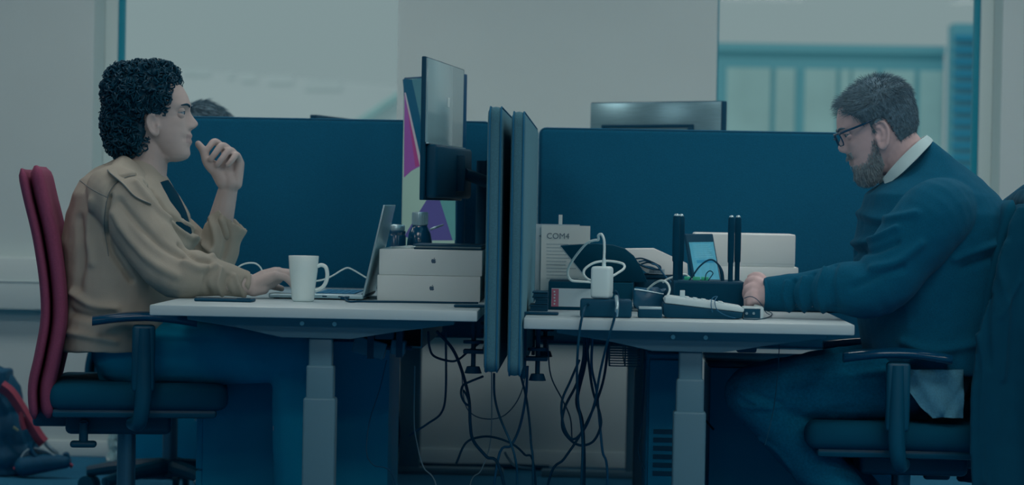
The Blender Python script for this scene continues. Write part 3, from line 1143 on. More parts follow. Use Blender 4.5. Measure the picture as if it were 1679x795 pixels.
cable('thin white cable coiled flat behind the laptop keyboard', [pz(533, 470, ZL, .003), pz(548, 466, ZL, .003), pz(566, 469, ZL, .003), pz(584, 470, ZL, .003), pz(600, 468, ZL, .003), pz(590, 463, ZL, .003), pz(566, 464, ZL, .003), pz(549, 469, ZL, .004)], .0018, M_CABLE_W)
cable('grey cable lying flat past the laptop hinge', [pz(560, 461, ZL, .003), pz(580, 464, ZL, .003), pz(604, 463, ZL, .003), pz(640, 465, ZL, .003)], .0024, M_CABLE_B)
cable('dark charging cable running from the laptop along the desk past the boxes', [at(565, 489, .492), pz(572, 496, ZL, .003), pz(590, 496, ZL, .003), pz(620, 496.5, ZL, .003), pz(680, 497, ZL, .003), pz(740, 498, ZL, .003), pz(784, 498.5, ZL, .003)], .0026, M_CABLE)
b = BM()
pp = at(566, 488.5, .50)
box(b, (pp.x - .012, pp.y - .008, pp.z - .004), (pp.x + .010, pp.y - .001, pp.z + .004), .002)
solo('charging_plug', b, M_BLACK, 'small dark plug at the laptop\'s near side', 'plug')
b = BM()
q = onz(590, 468, ZL)
box(b, (q.x - .06, q.y, ZL), (q.x + .05, q.y + .14, ZL + .002), M=rotz(6, q))
solo('paper_sheet', b, M_PAPER, 'white paper sheet lying behind the open laptop', 'paper', smooth=0)
# ------------------------------------------------------------------ things on the right desk
def pbox(p0, p1, q0, q1, Y, depth, zbase=None):
    """front face by pixels at distance Y; returns lo, hi"""
    a = at(p0, (q0 + q1) / 2, Y); c = at(p1, (q0 + q1) / 2, Y)
    zt = at((p0 + p1) / 2, q0, Y).z
    zb = at((p0 + p1) / 2, q1, Y).z if zbase is None else zbase
    return (a.x, Y, zb), (c.x, Y + depth, zt)


def text_part(name, txt, size, loc, mt, parent, rx=90, rz=0.0, M=None, depth=.0004):
    cu = bpy.data.curves.new('lettering', 'FONT')
    cu.body = txt
    cu.size = size
    cu.extrude = depth
    cu.resolution_u = 3
    tmp = bpy.data.objects.new('lettering_tmp', cu)
    COL.objects.link(tmp)
    bpy.context.view_layer.update()
    dg = bpy.context.evaluated_depsgraph_get()
    me = bpy.data.meshes.new_from_object(tmp.evaluated_get(dg))
    bpy.data.objects.remove(tmp)
    bm = bmesh.new(); bm.from_mesh(me); bpy.data.meshes.remove(me)
    T = Matrix.Translation(Vector(loc)) @ Matrix.Rotation(math.radians(rz), 4, 'Z') @ Matrix.Rotation(math.radians(rx), 4, 'X')
    bm.transform(T if M is None else M)
    return part(name, bm, mt, parent, smooth=0, world=True)


M_INK = mat('grey_ink', (62, 82, 94), 0.8, 0.1)
M_REDLAB = mat('red_label_print', (112, 70, 86), 0.7, 0.2)
M_LABEL = mat('white_label', (120, 136, 142), 0.7, 0.2)
M_FOLDER = mat('black_folder', (0, 41, 57), 0.7, 0.1)
M_DEVICE = mat('pale_grey_plastic', (122, 138, 142), 0.45, 0.4)

# paper in a stand with the COM4 heading
yp = .80
t = thing('paper_stand', 'upright printed sheets headed COM4 in a clear stand beside the divider', 'document', (at(925, 470, yp).x, yp + .03, ZR))
a0, a1 = at(888, 369, yp), at(968, 369, yp)
zt = a0.z
b = BM(); box(b, (a0.x, yp, ZR + .004), (a1.x, yp + .0012, zt)); sh = part('front_sheet', b, M_PAPER, t, world=True, smooth=0)
a2 = at(879, 367, yp + .02)
b = BM(); box(b, (a2.x, yp + .012, ZR + .004), (a2.x + .12, yp + .0135, a2.z)); sh2 = part('rear_sheet', b, M_LABEL, t, world=True, smooth=0)
b = BM(); box(b, (a2.x, yp - .05, ZR), (a1.x, yp + .06, ZR + .004), .001); part('stand_base', b, M_ALU, t, world=True)
p = at(896, 391, yp)
text_part('heading', 'COM4', .0225, (p.x, yp - .0008, p.z), M_INK, sh)
p = at(884, 391, yp + .012)
text_part('arrow_mark', '<', .020, (p.x - .001, yp + .0112, p.z), M_INK, sh2)
b = BM()
random.seed(3)
for k in range(11):
    py = 400 + k * 5.6
    w = random.uniform(.6, 1.0)
    u = at(896, py, yp); v = at(896 + 52 * w, py, yp)
    box(b, (u.x, yp - .0006, u.z - .0009), (v.x, yp + .0001, u.z + .0009))
part('printed_lines', b, mat('pale_ink', (96, 114, 122), 0.8, 0.1), sh, world=True, smooth=0)
b = BM()
lo, hi = pbox(916, 922, 352, 369, yp + .03, .002, ZR + .05)
box(b, lo, hi)
part('bookmark_strip', b, M_PAPER, t, world=True, smooth=0)

# black notebooks stacked by the divider
yn = .40
for k, (x0, x1, q0, lab) in enumerate(((868, 900, 505, 'bottom'), (876, 900, 494, 'second'), (872, 900, 484, 'topmost'))):
    z0 = ZR + k * .017
    b = BM()
    xa, xb = at(x0, 500, yn).x, at(898, 500, yn).x
    box(b, (xa, yn + .01 * k, z0), (xb, yn + .13, z0 + .0035), .001)
    box(b, (xa, yn + .01 * k, z0 + .0125), (xb, yn + .13, z0 + .016), .001)
    box(b, (xa + .003, yn + .01 * k + .003, z0 + .0034), (xb, yn + .128, z0 + .0126))
    solo('notebook', b, M_BLACK, '%s of three small black notebooks beside the lying binder' % lab, 'notebook', 'black notebooks', smooth=20)

# lying black binder with a white and red label on its spine
yb_ = onz(940, 509, ZR).y + .02
lo, hi = pbox(899, 1037, 463, 510, yb_, .225, ZR)
t = thing('ring_binder', 'black ring binder lying flat with white and red spine label', 'binder', ((lo[0] + hi[0]) / 2, yb_ + .13, ZR))
b = BM(); box(b, lo, (hi[0], lo[1] + .004, hi[2]), .0015); part('spine', b, M_FOLDER, t, world=True)
b = BM(); box(b, (lo[0], lo[1] + .003, lo[2]), (hi[0], hi[1], lo[2] + .004), .001); part('back_cover', b, M_FOLDER, t, world=True)
b = BM(); box(b, (lo[0], lo[1] + .003, hi[2] - .004), (hi[0], hi[1], hi[2]), .001); part('front_cover', b, M_FOLDER, t, world=True)
b = BM(); box(b, (lo[0] + .006, lo[1] + .012, lo[2] + .005), (hi[0] - .006, hi[1] - .005, hi[2] - .012)); part('pages', b, M_LABEL, t, world=True)
l0, l1 = pbox(904, 986, 473, 503, yb_, 0)
b = BM(); box(b, (l0[0], yb_ - .001, l0[2]), (l1[0], yb_ + .001, l1[2])); lb = part('spine_label', b, M_LABEL, t, world=True, smooth=0)
r0, r1 = pbox(904.5, 916, 473.5, 502.5, yb_, 0)
b = BM(); box(b, (r0[0], yb_ - .0016, r0[2]), (r1[0], yb_, r1[2])); part('red_strip', b, M_REDLAB, lb, world=True, smooth=0)
b = BM()
for k in range(5):
    u = at(909 + (k % 2) * .6, 478 + k * 5, yb_)
    box(b, (u.x - .002, yb_ - .0021, u.z - .002), (u.x + .0022, yb_ - .001, u.z + .002))
part('spine_lettering', b, M_LABEL, lb, world=True, smooth=0)

# black power block with a white adapter standing on it
yk_ = onz(990, 521, ZR).y
lo, hi = pbox(951, 1036, 491, 521, yk_, .075, ZR)
t = thing('power_block', 'black power block at the desk edge carrying the white adapter', 'power strip', ((lo[0] + hi[0]) / 2, yk_ + .035, ZR))
b = BM(); box(b, lo, hi, .006, 3); part('housing', b, M_BLACK, t, world=True)
b = BM(); cyl(b, ((lo[0] + hi[0]) / 2 + .03, yk_ + .04, hi[2] - .002), ((lo[0] + hi[0]) / 2 + .03, yk_ + .04, hi[2] + .0015), .018, 20)
part('socket', b, M_BLACK_MATT, t, world=True)
zk = hi[2]
a0 = at(971, 470, yk_ + .01); a1 = at(1003, 470, yk_ + .01)
za = at(987, 437, yk_ + .01).z
t = thing('power_adapter', 'upright white power adapter standing on the black power block', 'adapter', ((a0.x + a1.x) / 2, yk_ + .035, zk))
b = BM(); box(b, (a0.x, yk_ + .010, zk + .0015), (a1.x, yk_ + .060, za), .008, 4, M=rotz(-14, ((a0.x + a1.x) / 2, yk_ + .035, 0)))
part('body', b, M_WHITE_PL, t, world=True)
b = BM()
cx_ = (a0.x + a1.x) / 2 + .004
cyl(b, (cx_, yk_ + .033, za - .002), (cx_, yk_ + .033, za + .020), .0055, 12, r1=.004)
part('strain_relief', b, M_WHITE_PL, t, world=True)
yy = yk_ + .033
cable('white adapter cable rising and looping over to the left', [Vector((cx_, yy, za + .018)), at(991, 405, yy), at(990, 392, yy), at(986, 384, yy), at(981, 386, yy + .01), at(981, 393, yy + .02), at(974, 394, yy + .03), at(962, 399, yy + .05), at(946, 417, yy + .10),
       at(933, 437, yy + .15), at(931, 450, yy + .17), at(936, 459, yy + .20), at(945, 461, yy + .27), at(962, 462, yy + .34), at(985, 464, yy + .36)], .0032, M_CABLE_W)
cable('white cable loop circling behind the upright adapter', [at(1000, 455, yy + .05), at(1012, 448, yy + .06), at(1023, 440, yy + .07), at(1022, 433, yy + .08), at(1008, 429, yy + .09), at(992, 428, yy + .09), at(974, 431, yy + .085),
       at(960, 440, yy + .08), at(957, 449, yy + .075), at(963, 457, yy + .075), at(972, 461, yy + .075)], .0032, M_CABLE_W)

# black sleeve with a white flat box slipped in it, leaning on the binder
yf = yb_ + .05
zf = hi[2]
t = thing('black_sleeve', 'open black sleeve propped on the binder', 'sleeve', (at(980, 440, yf).x, yf + .06, at(980, 463, yf).z))
poly = [(918, 403), (945, 401.5), (975, 400), (1005, 402), (1025, 408), (1040, 420), (1052, 440), (1062, 462.5), (966, 462.5)]
pp = [at(u, v, yf) for u, v in poly]
b = BM(); prism(b, [(p.x, p.z) for p in pp], yf, yf + .11, lambda u, v, d: Vector((u, d, v)), bev=.002)
part('pouch', b, M_FOLDER, t, world=True)
b = BM(); tube(b, [at(918, 403, yf - .001), at(966, 462, yf - .001)], .0012, 6, 0); part('seam', b, M_ALU, t, world=True)
yg_ = yf + .125
poly = [(1012, 410), (1022, 408), (1073, 407.5), (1127, 432), (1128, 449.5), (1091, 450.5), (1060, 447)]
pp = [at(u, v, yg_) for u, v in poly]
t = thing('white_carton', 'white flat carton with barcode label between the sleeve and the router', 'box', (at(1080, 450, yg_).x, yg_ + .04, at(1090, 450.5, yg_).z))
b = BM(); prism(b, [(p.x, p.z) for p in pp], yg_, yg_ + .09, lambda u, v, d: Vector((u, d, v)), bev=.0015); part('carton', b, M_BOX, t, world=True)
l0, l1 = pbox(1064, 1090, 441, 449, yg_, 0)
b = BM(); box(b, (l0[0], yg_ - .001, l0[2]), (l1[0], yg_ + .0005, l1[2])); lb = part('barcode_label', b, M_LABEL, t, world=True, smooth=0)
b = BM()
random.seed(9)
x = l0[0] + .002
while x < l1[0] - .003:
    w = random.choice((.0006, .0009, .0014))
    box(b, (x, yg_ - .0015, l0[2] + .002), (x + w, yg_ - .0008, l1[2] - .002))
    x += w + random.choice((.0007, .0012))
part('barcode', b, M_INK, lb, world=True, smooth=0)
# black case under the carton
lo, hi = pbox(1040, 1118, 450, 470, yg_, .15, None)
t = thing('black_case', 'low black case under the white carton', 'case', ((lo[0] + hi[0]) / 2, yg_ + .07, ZR))
b = BM(); box(b, (lo[0], lo[1], ZR), (hi[0], hi[1], hi[2] - .012), .006, 3); part('bottom_shell', b, M_BLACK, t, world=True)
b = BM(); box(b, (lo[0], lo[1], hi[2] - .0115), hi, .005, 3); part('lid', b, M_BLACK, t, world=True)
yq = yg_ - .02
for k, (dx, mt, lab) in enumerate(((0, M_CABLE, 'black looped cable hanging over the white carton'), (5, M_CABLE_B, 'grey looped cable hanging over the white carton'),
                                   (9, M_CABLE, 'second black looped cable, nearest the barcode label'))):
    cable(lab, [at(1042 + dx, 424 + dx, yq), at(1054 + dx, 424 + dx * .7, yq), at(1072 + dx, 431 + dx * .5, yq - .005), at(1083, 438 + dx * .4, yq - .008), at(1076 + dx * .3, 442, yq - .008),
                at(1058 + dx, 438, yq - .004), at(1046 + dx, 432 + dx * .5, yq)], .0022, mt, 'cables looped over the white carton')
cable('grey cable running down from the carton loops to the router', [at(1068, 432, yq - .01), at(1078, 436, yq - .012), at(1090, 452, yq - .015), at(1102, 464, yq - .02)], .0022, M_CABLE_B)
cable('white cable bending down between the pouch and the router', [at(1062, 474, .47), at(1074, 464, .43), at(1085, 460, .38), at(1094, 464, .35), at(1098, 474, .34), at(1095, 484, .33), at(1088, 490, .33)], .003, M_CABLE_W)
cable('white cable passing behind the left antennas', [at(1086, 463, .5), at(1096, 457, .5), at(1112, 452, .5), at(1124, 450, .52), at(1134, 458, .52)], .003, M_CABLE_W)

# grey-blue soft pouch
M_POUCH = mat('grey_blue_pouch', (14, 60, 82), 0.35, 0.5)
yq2 = onz(1060, 512, ZR).y + .03
t = thing('soft_pouch', 'soft grey-blue pouch squeezed between binder and router', 'pouch', (at(1065, 500, yq2).x, yq2 + .04, ZR))
poly = [(1038, 470), (1060, 472), (1080, 476), (1094, 471), (1092, 482), (1086, 494), (1080, 510), (1050, 510), (1038, 500)]
pp = [at(u, v, yq2) for u, v in poly]
zmin = min(p.z for p in pp)
b = BM(); prism(b, [(p.x, ZR + (p.z - zmin)) for p in pp], yq2, yq2 + .07, lambda u, v, d: Vector((u, d, v)), bev=.008)
part('bag', b, M_POUCH, t, world=True, smooth=60)
b = BM(); tube(b, [at(1040, 474, yq2 - .001), at(1060, 477, yq2 - .001), at(1088, 482, yq2 - .001)], .002, 8); part('zipper', b, M_ALU, t, world=True)

# small black box with a silver strip
ysb = onz(1065, 521.5, ZR).y
lo, hi = pbox(1046, 1086, 504, 521.5, ysb, .05, ZR)
t = thing('card_reader', 'small black box with a silver top strip at the desk edge', 'device', ((lo[0] + hi[0]) / 2, ysb + .025, ZR))
b = BM(); box(b, lo, hi, .003, 3); part('housing', b, M_BLACK, t, world=True)
b = BM(); box(b, (lo[0] + .002, ysb - .0006, hi[2] - .0045), (hi[0] - .002, ysb + .045, hi[2] + .001), .001); part('silver_strip', b, M_ALU, t, world=True)

# desk telephone base: pale wedge on a dark foot
ydp = onz(1160, 523, ZR).y
t = thing('desk_phone', 'pale wedge-shaped desk phone with dark base in front of the router', 'telephone', (at(1155, 520, ydp).x, ydp + .06, ZR))
pr = [(1090, 497), (1091, 488), (1100, 486), (1160, 494), (1216, 503), (1221, 507), (1219, 512)]
q = [at(u, v, ydp) for u, v in pr]
b = BM(); prism(b, [(p.x, p.z) for p in q], ydp, ydp + .13, lambda u, v, d: Vector((u, d, v)), bev=.003); body = part('top_shell', b, M_DEVICE, t, world=True, smooth=50)
pr = [(1088, 497.5), (1219, 512.5), (1216, 522), (1200, 523.5), (1094, 521), (1087, 516)]
q = [at(u, v, ydp) for u, v in pr]
zm_ = min(p.z for p in q)
b = BM(); prism(b, [(p.x, max(p.z, ZR)) for p in q], ydp + .003, ydp + .127, lambda u, v, d: Vector((u, d, v)), bev=.0015); part('base', b, M_BLACK, t, world=True)
A_ = at(1104, 487, ydp); B_ = at(1214, 503, ydp)
sl = math.atan2(B_.z - A_.z, B_.x - A_.x)
for r in range(4):
    for c_ in range(5):
        px_ = 1128 + c_ * 14
        f = (px_ - 1104) / 110
        X = A_.x + (B_.x - A_.x) * f; Z = A_.z + (B_.z - A_.z) * f
        b = BM(); box(b, (-.0055, ydp + .02 + r * .024, -.002), (.0055, ydp + .036 + r * .024, .004), .001,
                      M=Matrix.Translation(Vector((X, 0, Z))) @ Matrix.Rotation(-sl, 4, 'Y'))
        part('button', b, M_DEVICE, body, world=True)
lo, hi = pbox(1115, 1123, 476, 489, ydp + .06, .01)
b = BM(); box(b, lo, (hi[0], hi[1], hi[2]), .001); part('cradle_tab', b, M_DEVICE, body, world=True)

# router with four antennas
yrt = .36
lo, hi = pbox(1104, 1220, 461, 505, yrt, .17, ZR)
t = thing('router', 'black router box with four upright antennas', 'router', ((lo[0] + hi[0]) / 2, yrt + .08, ZR))
b = BM(); box(b, lo, hi, .003, 2); part('housing', b, M_BLACK, t, world=True)
b = BM(); box(b, (lo[0] + .004, yrt - .0008, lo[2] + .006), (hi[0] - .004, yrt + .001, hi[2] - .006), .0005); fr = part('front_panel', b, M_BLACK_MATT, t, world=True)
for (pa, pt, ya, dn) in ((1109.5, 352, yrt + .02, 0), (1117, 352.5, yrt + .10, 0), (1199.5, 354.5, yrt + .02, 1), (1210.5, 354.5, yrt + .09, 1)):
    r = .0085 if dn else .0095
    z0 = hi[2]
    top_ = at(pa, pt, ya)
    b = BM()
    x_ = top_.x
    h = top_.z - z0
    lathe(b, [(0, 0), (r * .75, 0), (r * .75, h * .28), (r * .95, h * .30), (r, h * .5), (r, h * .82), (r * .95, h * .96), (r * .6, h * .995), (0, h)], (x_, ya, z0), 18, cap0=False, cap1=False)
    bmesh.ops.remove_doubles(b, verts=b.verts[:], dist=1e-6)
    an = part('antenna', b, M_BLACK_MATT, t, world=True, smooth=50)
    b = BM(); ball(b, (x_, ya, z0 + h * .985), (r * .75, r * .75, r * .6), 14, 8); part('antenna_tip', b, M_ALU, an, world=True)
for (pa, pb) in ((1122, 1132), (1136, 1148), (1150, 1162)):
    a_ = at(pa, 461, yrt + .06); c_ = at(pb, 461, yrt + .06)
    b = BM(); box(b, (a_.x, yrt + .06, hi[2]), (c_.x, yrt + .075, hi[2] + .009), .001)
    part('green_terminal', b, mat('green_terminal', (40, 130, 104), 0.5), t, world=True)
yca = yrt + .05
cable('black cable arching out of the router top', [at(1128, 462, yca), at(1136, 452, yca), at(1146, 438, yca), at(1158, 428, yca), at(1168, 426, yca), at(1178, 434, yca), at(1183, 446, yca), at(1185, 462, yca)], [.0022, .0022, .0022, .0022, .0022, .0024, .005, .005], M_CABLE)
cable('thin black jumper wire curled on the router terminals', [at(1156, 459, yca), at(1158, 449, yca + .01), at(1164, 444, yca + .01), at(1169, 448, yca), at(1164, 456, yca - .01), at(1160, 462, yca - .01)], .0014, M_CABLE)

# two stacked white boxes at the far end of the desk
ywb = 1.02
lo, hi = pbox(1150, 1308, 437, 500, ywb, .20, ZR)
t = thing('white_box', 'lower white lidded box behind the router and the resting hand', 'box', ((lo[0] + hi[0]) / 2, ywb + .1, ZR), group='stacked white boxes at the far end')
b = BM(); box(b, lo, (hi[0], hi[1], hi[2] - .012), .003); part('tray', b, M_BOX, t, world=True)
b = BM(); box(b, (lo[0] - .001, lo[1] - .001, hi[2] - .045), (hi[0] + .001, hi[1] + .001, hi[2]), .003); part('lid', b, M_BOX, t, world=True)
zl_ = hi[2]
lo, hi = pbox(1140, 1303.5, 383, 436, ywb, .19, zl_)
t = thing('white_box', 'upper white lidded box behind the tablet and antennas', 'box', ((lo[0] + hi[0]) / 2, ywb + .1, zl_), group='stacked white boxes at the far end')
b = BM(); box(b, lo, (hi[0], hi[1], hi[2] - .012), .003); part('tray', b, M_BOX, t, world=True)
b = BM(); box(b, (lo[0] - .001, lo[1] - .001, lo[2] + .006), (hi[0] + .001, hi[1] + .001, hi[2]), .005, 3); part('lid', b, M_BOX, t, world=True)

# tablet leaning back on a small stand
ytb = .78
TL, TR, BR = at(1120, 384, ytb), at(1168, 383, ytb), at(1199, 470, ytb)
w_ = .165; h_ = .25
# it faces the man on the right and leans back, so its edges slant
aa, ph = math.radians(64), math.radians(12)
nh = Vector((math.sin(aa), -math.cos(aa), 0))
u = Vector((math.cos(aa), math.sin(aa), 0))
v0 = Vector((0, 0, 1)) * math.cos(ph) - nh * math.sin(ph)
n_ = nh * math.cos(ph) + Vector((0, 0, 1)) * math.sin(ph)
wt, ht = .185, .255
tr_ = at(1169, 383, .86)
ht = (tr_.z - ZR - .006) / math.cos(ph)
bl = tr_ - u * wt - v0 * ht
Mt = Matrix((u, v0, n_)).transposed().to_4x4(); Mt.translation = bl
t = thing('tablet', 'dark-framed tablet with a teal display leaning behind the router', 'tablet', (bl.x + .08, bl.y, ZR))
b = BM(); box(b, (0, 0, -.008), (wt, ht, 0), .003, 3, M=Mt); part('body', b, M_BLACK, t, world=True)
M_TAB = mat('tablet_display', (46, 104, 122), 0.3, 0.3, emit=0.6, var=0.12, scale=40)
b = BM(); box(b, (.010, .014, -.0005), (wt - .010, ht * .885, .0006), M=Mt); ds = part('display', b, M_TAB, t, world=True, smooth=0)
M_TABB = mat('tablet_interface_blue', (12, 84, 112), 0.3, 0.3, emit=0.6)
b = BM(); box(b, (.04, ht * .60, .0004), (wt - .02, ht * .64, .0010), M=Mt); part('interface_bar', b, M_TABB, ds, world=True, smooth=0)
b = BM()
for k in range(7):
    box(b, (.03, ht * (.68 + .027 * k), .0004), (wt - .03 - .01 * (k % 3), ht * (.687 + .027 * k), .0010), M=Mt)
part('interface_lines', b, mat('tablet_interface_pale', (70, 118, 130), 0.3, 0.3, emit=0.6), ds, world=True, smooth=0)
b = BM()
foot = Mt @ Vector((wt / 2, ht * .55, -.008))
fb = foot - nh * .045; fb.z = ZR + .003
tube(b, [foot, fb], .005, 8, 0)
box(b, (fb.x - .004, fb.y - .05, ZR), (fb.x + .09, fb.y + .05, ZR + .004), .001)
part('stand', b, M_BLACK, t, world=True)

# small hub with two round jacks, and thin wires
yh = onz(1235, 523, ZR).y + .005
lo, hi = pbox(1219, 1252, 503.5, 522.5, yh, .07, ZR)
t = thing('audio_interface', 'small dark device with two round jacks at the desk edge', 'device', ((lo[0] + hi[0]) / 2, yh + .03, ZR))
b = BM(); box(b, lo, hi, .002); part('housing', b, M_DEVICE, t, world=True)
b = BM(); box(b, (lo[0] + .001, yh - .001, lo[2] + .002), (hi[0] - .008, yh + .001, hi[2] - .004)); fp = part('front_plate', b, M_BLACK, t, world=True, smooth=0)
for pxx in (1224, 1235.5):
    c_ = at(pxx, 513.5, yh)
    b = BM(); cyl(b, (c_.x, yh - .006, c_.z), (c_.x, yh, c_.z), .0035, 12); part('jack', b, M_CHROME, fp, world=True)
yw = yh + .03
cable('thin dark wire arching from the small device towards the hand', [at(1220, 489, yw), at(1230, 486, yw), at(1240, 490, yw), at(1249, 500, yw), at(1256, 512, yw), at(1262, 516, yw)], .0010, M_CABLE)
cable('thin dark wire curling on the desk right of the small device', [pz(1252, 511, ZR, .006), pz(1262, 513, ZR, .003), pz(1266, 517, ZR, .003), pz(1258, 522, ZR, .002), pz(1240, 525, ZR, .002), pz(1218, 524.5, ZR, .002)], .0012, M_CABLE)
cable('thin pale wire looped over the desk phone', [at(1168, 512, ydp - .004), at(1166, 500, ydp - .004), at(1168, 489, ydp + .01), at(1176, 486, ydp + .03), at(1172, 494, ydp - .006), at(1176, 508, ydp - .006), at(1190, 517, ydp - .006), at(1206, 521.5, ydp - .006)], .0011, M_CABLE_B)
# black cable dropping over the desk edge from the power block
for (lab, pts) in (('black mains cable dropping over the desk edge left of the power block', [at(966, 498, yk_ - .002), at(960, 502, yk_ - .008), at(956, 512, -.012), at(950, 545, -.016), at(947, 580, -.01), at(946, 620, .05), at(948, 660, .12), at(955, 720, .2), at(953, 800, .25)]),
                   ('black cable dropping over the desk edge right of the power block', [at(1006, 480, yk_ - .004), at(1010, 478, yk_ - .01), at(1013, 487, yk_ - .012), at(1011, 505, -.008), at(1005, 530, -.016), at(996, 560, -.01), at(984, 610, .05), at(975, 660, .12),
                                                                                              at(960, 700, .2), at(940, 720, .25), at(925, 700, .28), at(921, 660, .28), at(935, 625, .28), at(950, 590, .26)])):
    cable(lab, pts, .0032, M_CABLE)
lo, hi = pbox(1007, 1014, 488, 520, yk_ - .014, .004)
b = BM(); tube(b, [at(1010.5, 486, yk_ - .012), at(1012, 500, -.010), at(1010, 519, -.014)], .0045, 8)
solo('cable_sleeve', b, M_ALU, 'pale plastic sleeve round the right dropping cable', 'sleeve', smooth=60)
# ------------------------------------------------------------------ back row monitors
M_BRUSH = mat('brushed_monitor_back', (84, 112, 120), 0.22, 0.6, metal=0.55, var=0.1, scale=14, stretch=(1, 1, 18))
yA, yB_ = 2.42, 2.10
PA, PB = at(968, 190, yA), at(1184, 190, yB_)
zt3 = (at(968, 170, yA).z + at(1184, 163, yB_).z) / 2
t = thing('monitor', 'brushed grey monitor back showing above the right back screen', 'monitor', ((PA.x + PB.x) / 2, (yA + yB_) / 2, ZR), group='monitors of the back row')
b = BM()
Mq, Lq = slab(b, Vector((PA.x, yA)), Vector((PB.x, yB_)), zt3 - .36, zt3, .030, .004)
part('panel', b, M_MON, t, world=True)
b = BM(); box(b, (.003, -.004, zt3 - .357), (Lq - .003, .002, zt3 - .003), .002, M=Mq); part('back_cover', b, M_BRUSH, t, world=True)
b = BM()
zz0 = zt3 - .30
for (x0, x1, z0, z1) in ((Lq * .10, Lq * .80, zt3 - .086, zt3 - .076), (Lq * .10, Lq * .80, zz0, zz0 + .01), (Lq * .10, Lq * .12, zz0, zt3 - .08), (Lq * .76, Lq * .80, zz0, zt3 - .08)):
    box(b, (x0, -.010, z0), (x1, -.002, z1), .002, M=Mq)
part('inset_frame', b, M_MON, t, world=True)
b = BM()
cm = Mq @ Vector((Lq / 2, -.02, 0))
cyl(b, (cm.x, cm.y, ZR), (cm.x, cm.y, zt3 - .15), .018, 14)
box(b, (cm.x - .12, cm.y - .09, ZR), (cm.x + .12, cm.y + .09, ZR + .010), .004)
box(b, (cm.x - .04, cm.y - .01, zt3 - .24), (cm.x + .04, cm.y + .02, zt3 - .14), .003)
part('stand', b, M_BLACK, t, world=True)

yC, yD = 2.05, 2.50
PC, PD = at(520, 189, yC), at(592, 193, yD)
zt4 = at(520, 188.0, yC).z
t = thing('monitor', 'dark monitor whose top edge just clears the left back screen', 'monitor', ((PC.x + PD.x) / 2, (yC + yD) / 2, ZR), group='monitors of the back row')
b = BM()
Mq, Lq = slab(b, Vector((PC.x, yC)), Vector((PD.x, yD)), zt4 - .34, zt4, .025, .003)
part('panel', b, M_MON, t, world=True)
b = BM(); box(b, (.008, .0248, zt4 - .325), (Lq - .008, .0256, zt4 - .008), M=Mq); part('display', b, M_LSCREEN, t, world=True, smooth=0)
b = BM()
cm = Mq @ Vector((Lq / 2, -.02, 0))
cyl(b, (cm.x, cm.y, ZR), (cm.x, cm.y, zt4 - .12), .018, 14)
box(b, (cm.x - .09, cm.y - .11, ZR), (cm.x + .09, cm.y + .11, ZR + .010), .004)
part('stand', b, M_BLACK, t, world=True)
# ------------------------------------------------------------------ people: helpers
from mathutils.bvhtree import BVHTree

M_SKIN = mat('skin_light_brown', (120, 111, 109), 0.55, 0.3, var=0.05, scale=25)
M_SKIN2 = mat('skin_pale_pink', (130, 114, 115), 0.5, 0.3, var=0.07, scale=30)
M_LIP = mat('lip', (110, 98, 98), 0.45, 0.3)
M_EYE = mat('eye_white', (88, 100, 106), 0.2, 0.5)
M_IRIS = mat('iris_dark', (14, 44, 62), 0.15, 0.5)
M_HAIR = mat('black_hair', (3, 38, 52), 0.5, 0.25)
M_HAIR2 = mat('grey_brown_hair', (56, 76, 86), 0.6, 0.25, var=0.3, scale=120)
M_BEARD = mat('grey_beard', (86, 100, 106), 0.65, 0.25, var=0.35, scale=150)
M_JACKET = mat('tan_cotton', (106, 103, 96), 0.9, 0.1, var=0.05, scale=14, bump=0.25, bscale=420)
M_SEAM = mat('tan_seam', (70, 78, 80), 0.9, 0.1)
M_SWEATER = mat('navy_knit', (3, 51, 71), 0.95, 0.08, var=0.12, scale=300, bump=0.4, bscale=380, sheen=0.10)
M_TROUSER = mat('dark_trousers', (5, 90, 114), 0.95, 0.05)
M_JEANS = mat('blue_jeans', (4, 62, 84), 0.95, 0.05, var=0.15, scale=160)
M_SHIRT = mat('pale_collar_shirt', (112, 132, 136), 0.85, 0.15)
M_CHECK = mat('blue_shirt_tail', (48, 90, 108), 0.85, 0.15, var=0.12, scale=220)
M_INNER = mat('dark_inner_shirt', (2, 34, 48), 0.9, 0.1)
M_SHOE = mat('dark_shoe', (3, 44, 66), 0.5, 0.3)


def remesh(bm, voxel, iters=4, fac=0.5):
    bmesh.ops.recalc_face_normals(bm, faces=bm.faces[:])
    me = bpy.data.meshes.new('tmp'); bm.to_mesh(me); bm.free()
    o = bpy.data.objects.new('tmp', me); COL.objects.link(o)
    r = o.modifiers.new('r', 'REMESH'); r.mode = 'VOXEL'; r.voxel_size = voxel; r.adaptivity = 0
    if iters:
        s = o.modifiers.new('s', 'SMOOTH'); s.factor = fac; s.iterations = iters
    bpy.context.view_layer.update()
    dg = bpy.context.evaluated_depsgraph_get()
    m2 = bpy.data.meshes.new_from_object(o.evaluated_get(dg))
    bpy.data.objects.remove(o); bpy.data.meshes.remove(me)
    out = bmesh.new(); out.from_mesh(m2); bpy.data.meshes.remove(m2)
    out.normal_update()
    return out


def get_np(bm):
    bm.verts.ensure_lookup_table()
    co = np.array([v.co[:] for v in bm.verts]); no = np.array([v.normal[:] for v in bm.verts])
    return co, no


def set_np(bm, co):
    for v, c in zip(bm.verts, co):
        v.co = c
    bm.normal_update()


def seg_dist(co, poly):
    """distance of each point to a 3D polyline"""
    best = np.full(len(co), 9.0)
    for a, c in zip(poly[:-1], poly[1:]):
        a, c = np.array(a), np.array(c)
        ab = c - a
        L2 = (ab ** 2).sum() + 1e-12
        t = np.clip(((co - a) @ ab) / L2, 0, 1)
        d = np.sqrt(((co - a - t[:, None] * ab) ** 2).sum(1))
        best = np.minimum(best, d)
    return best


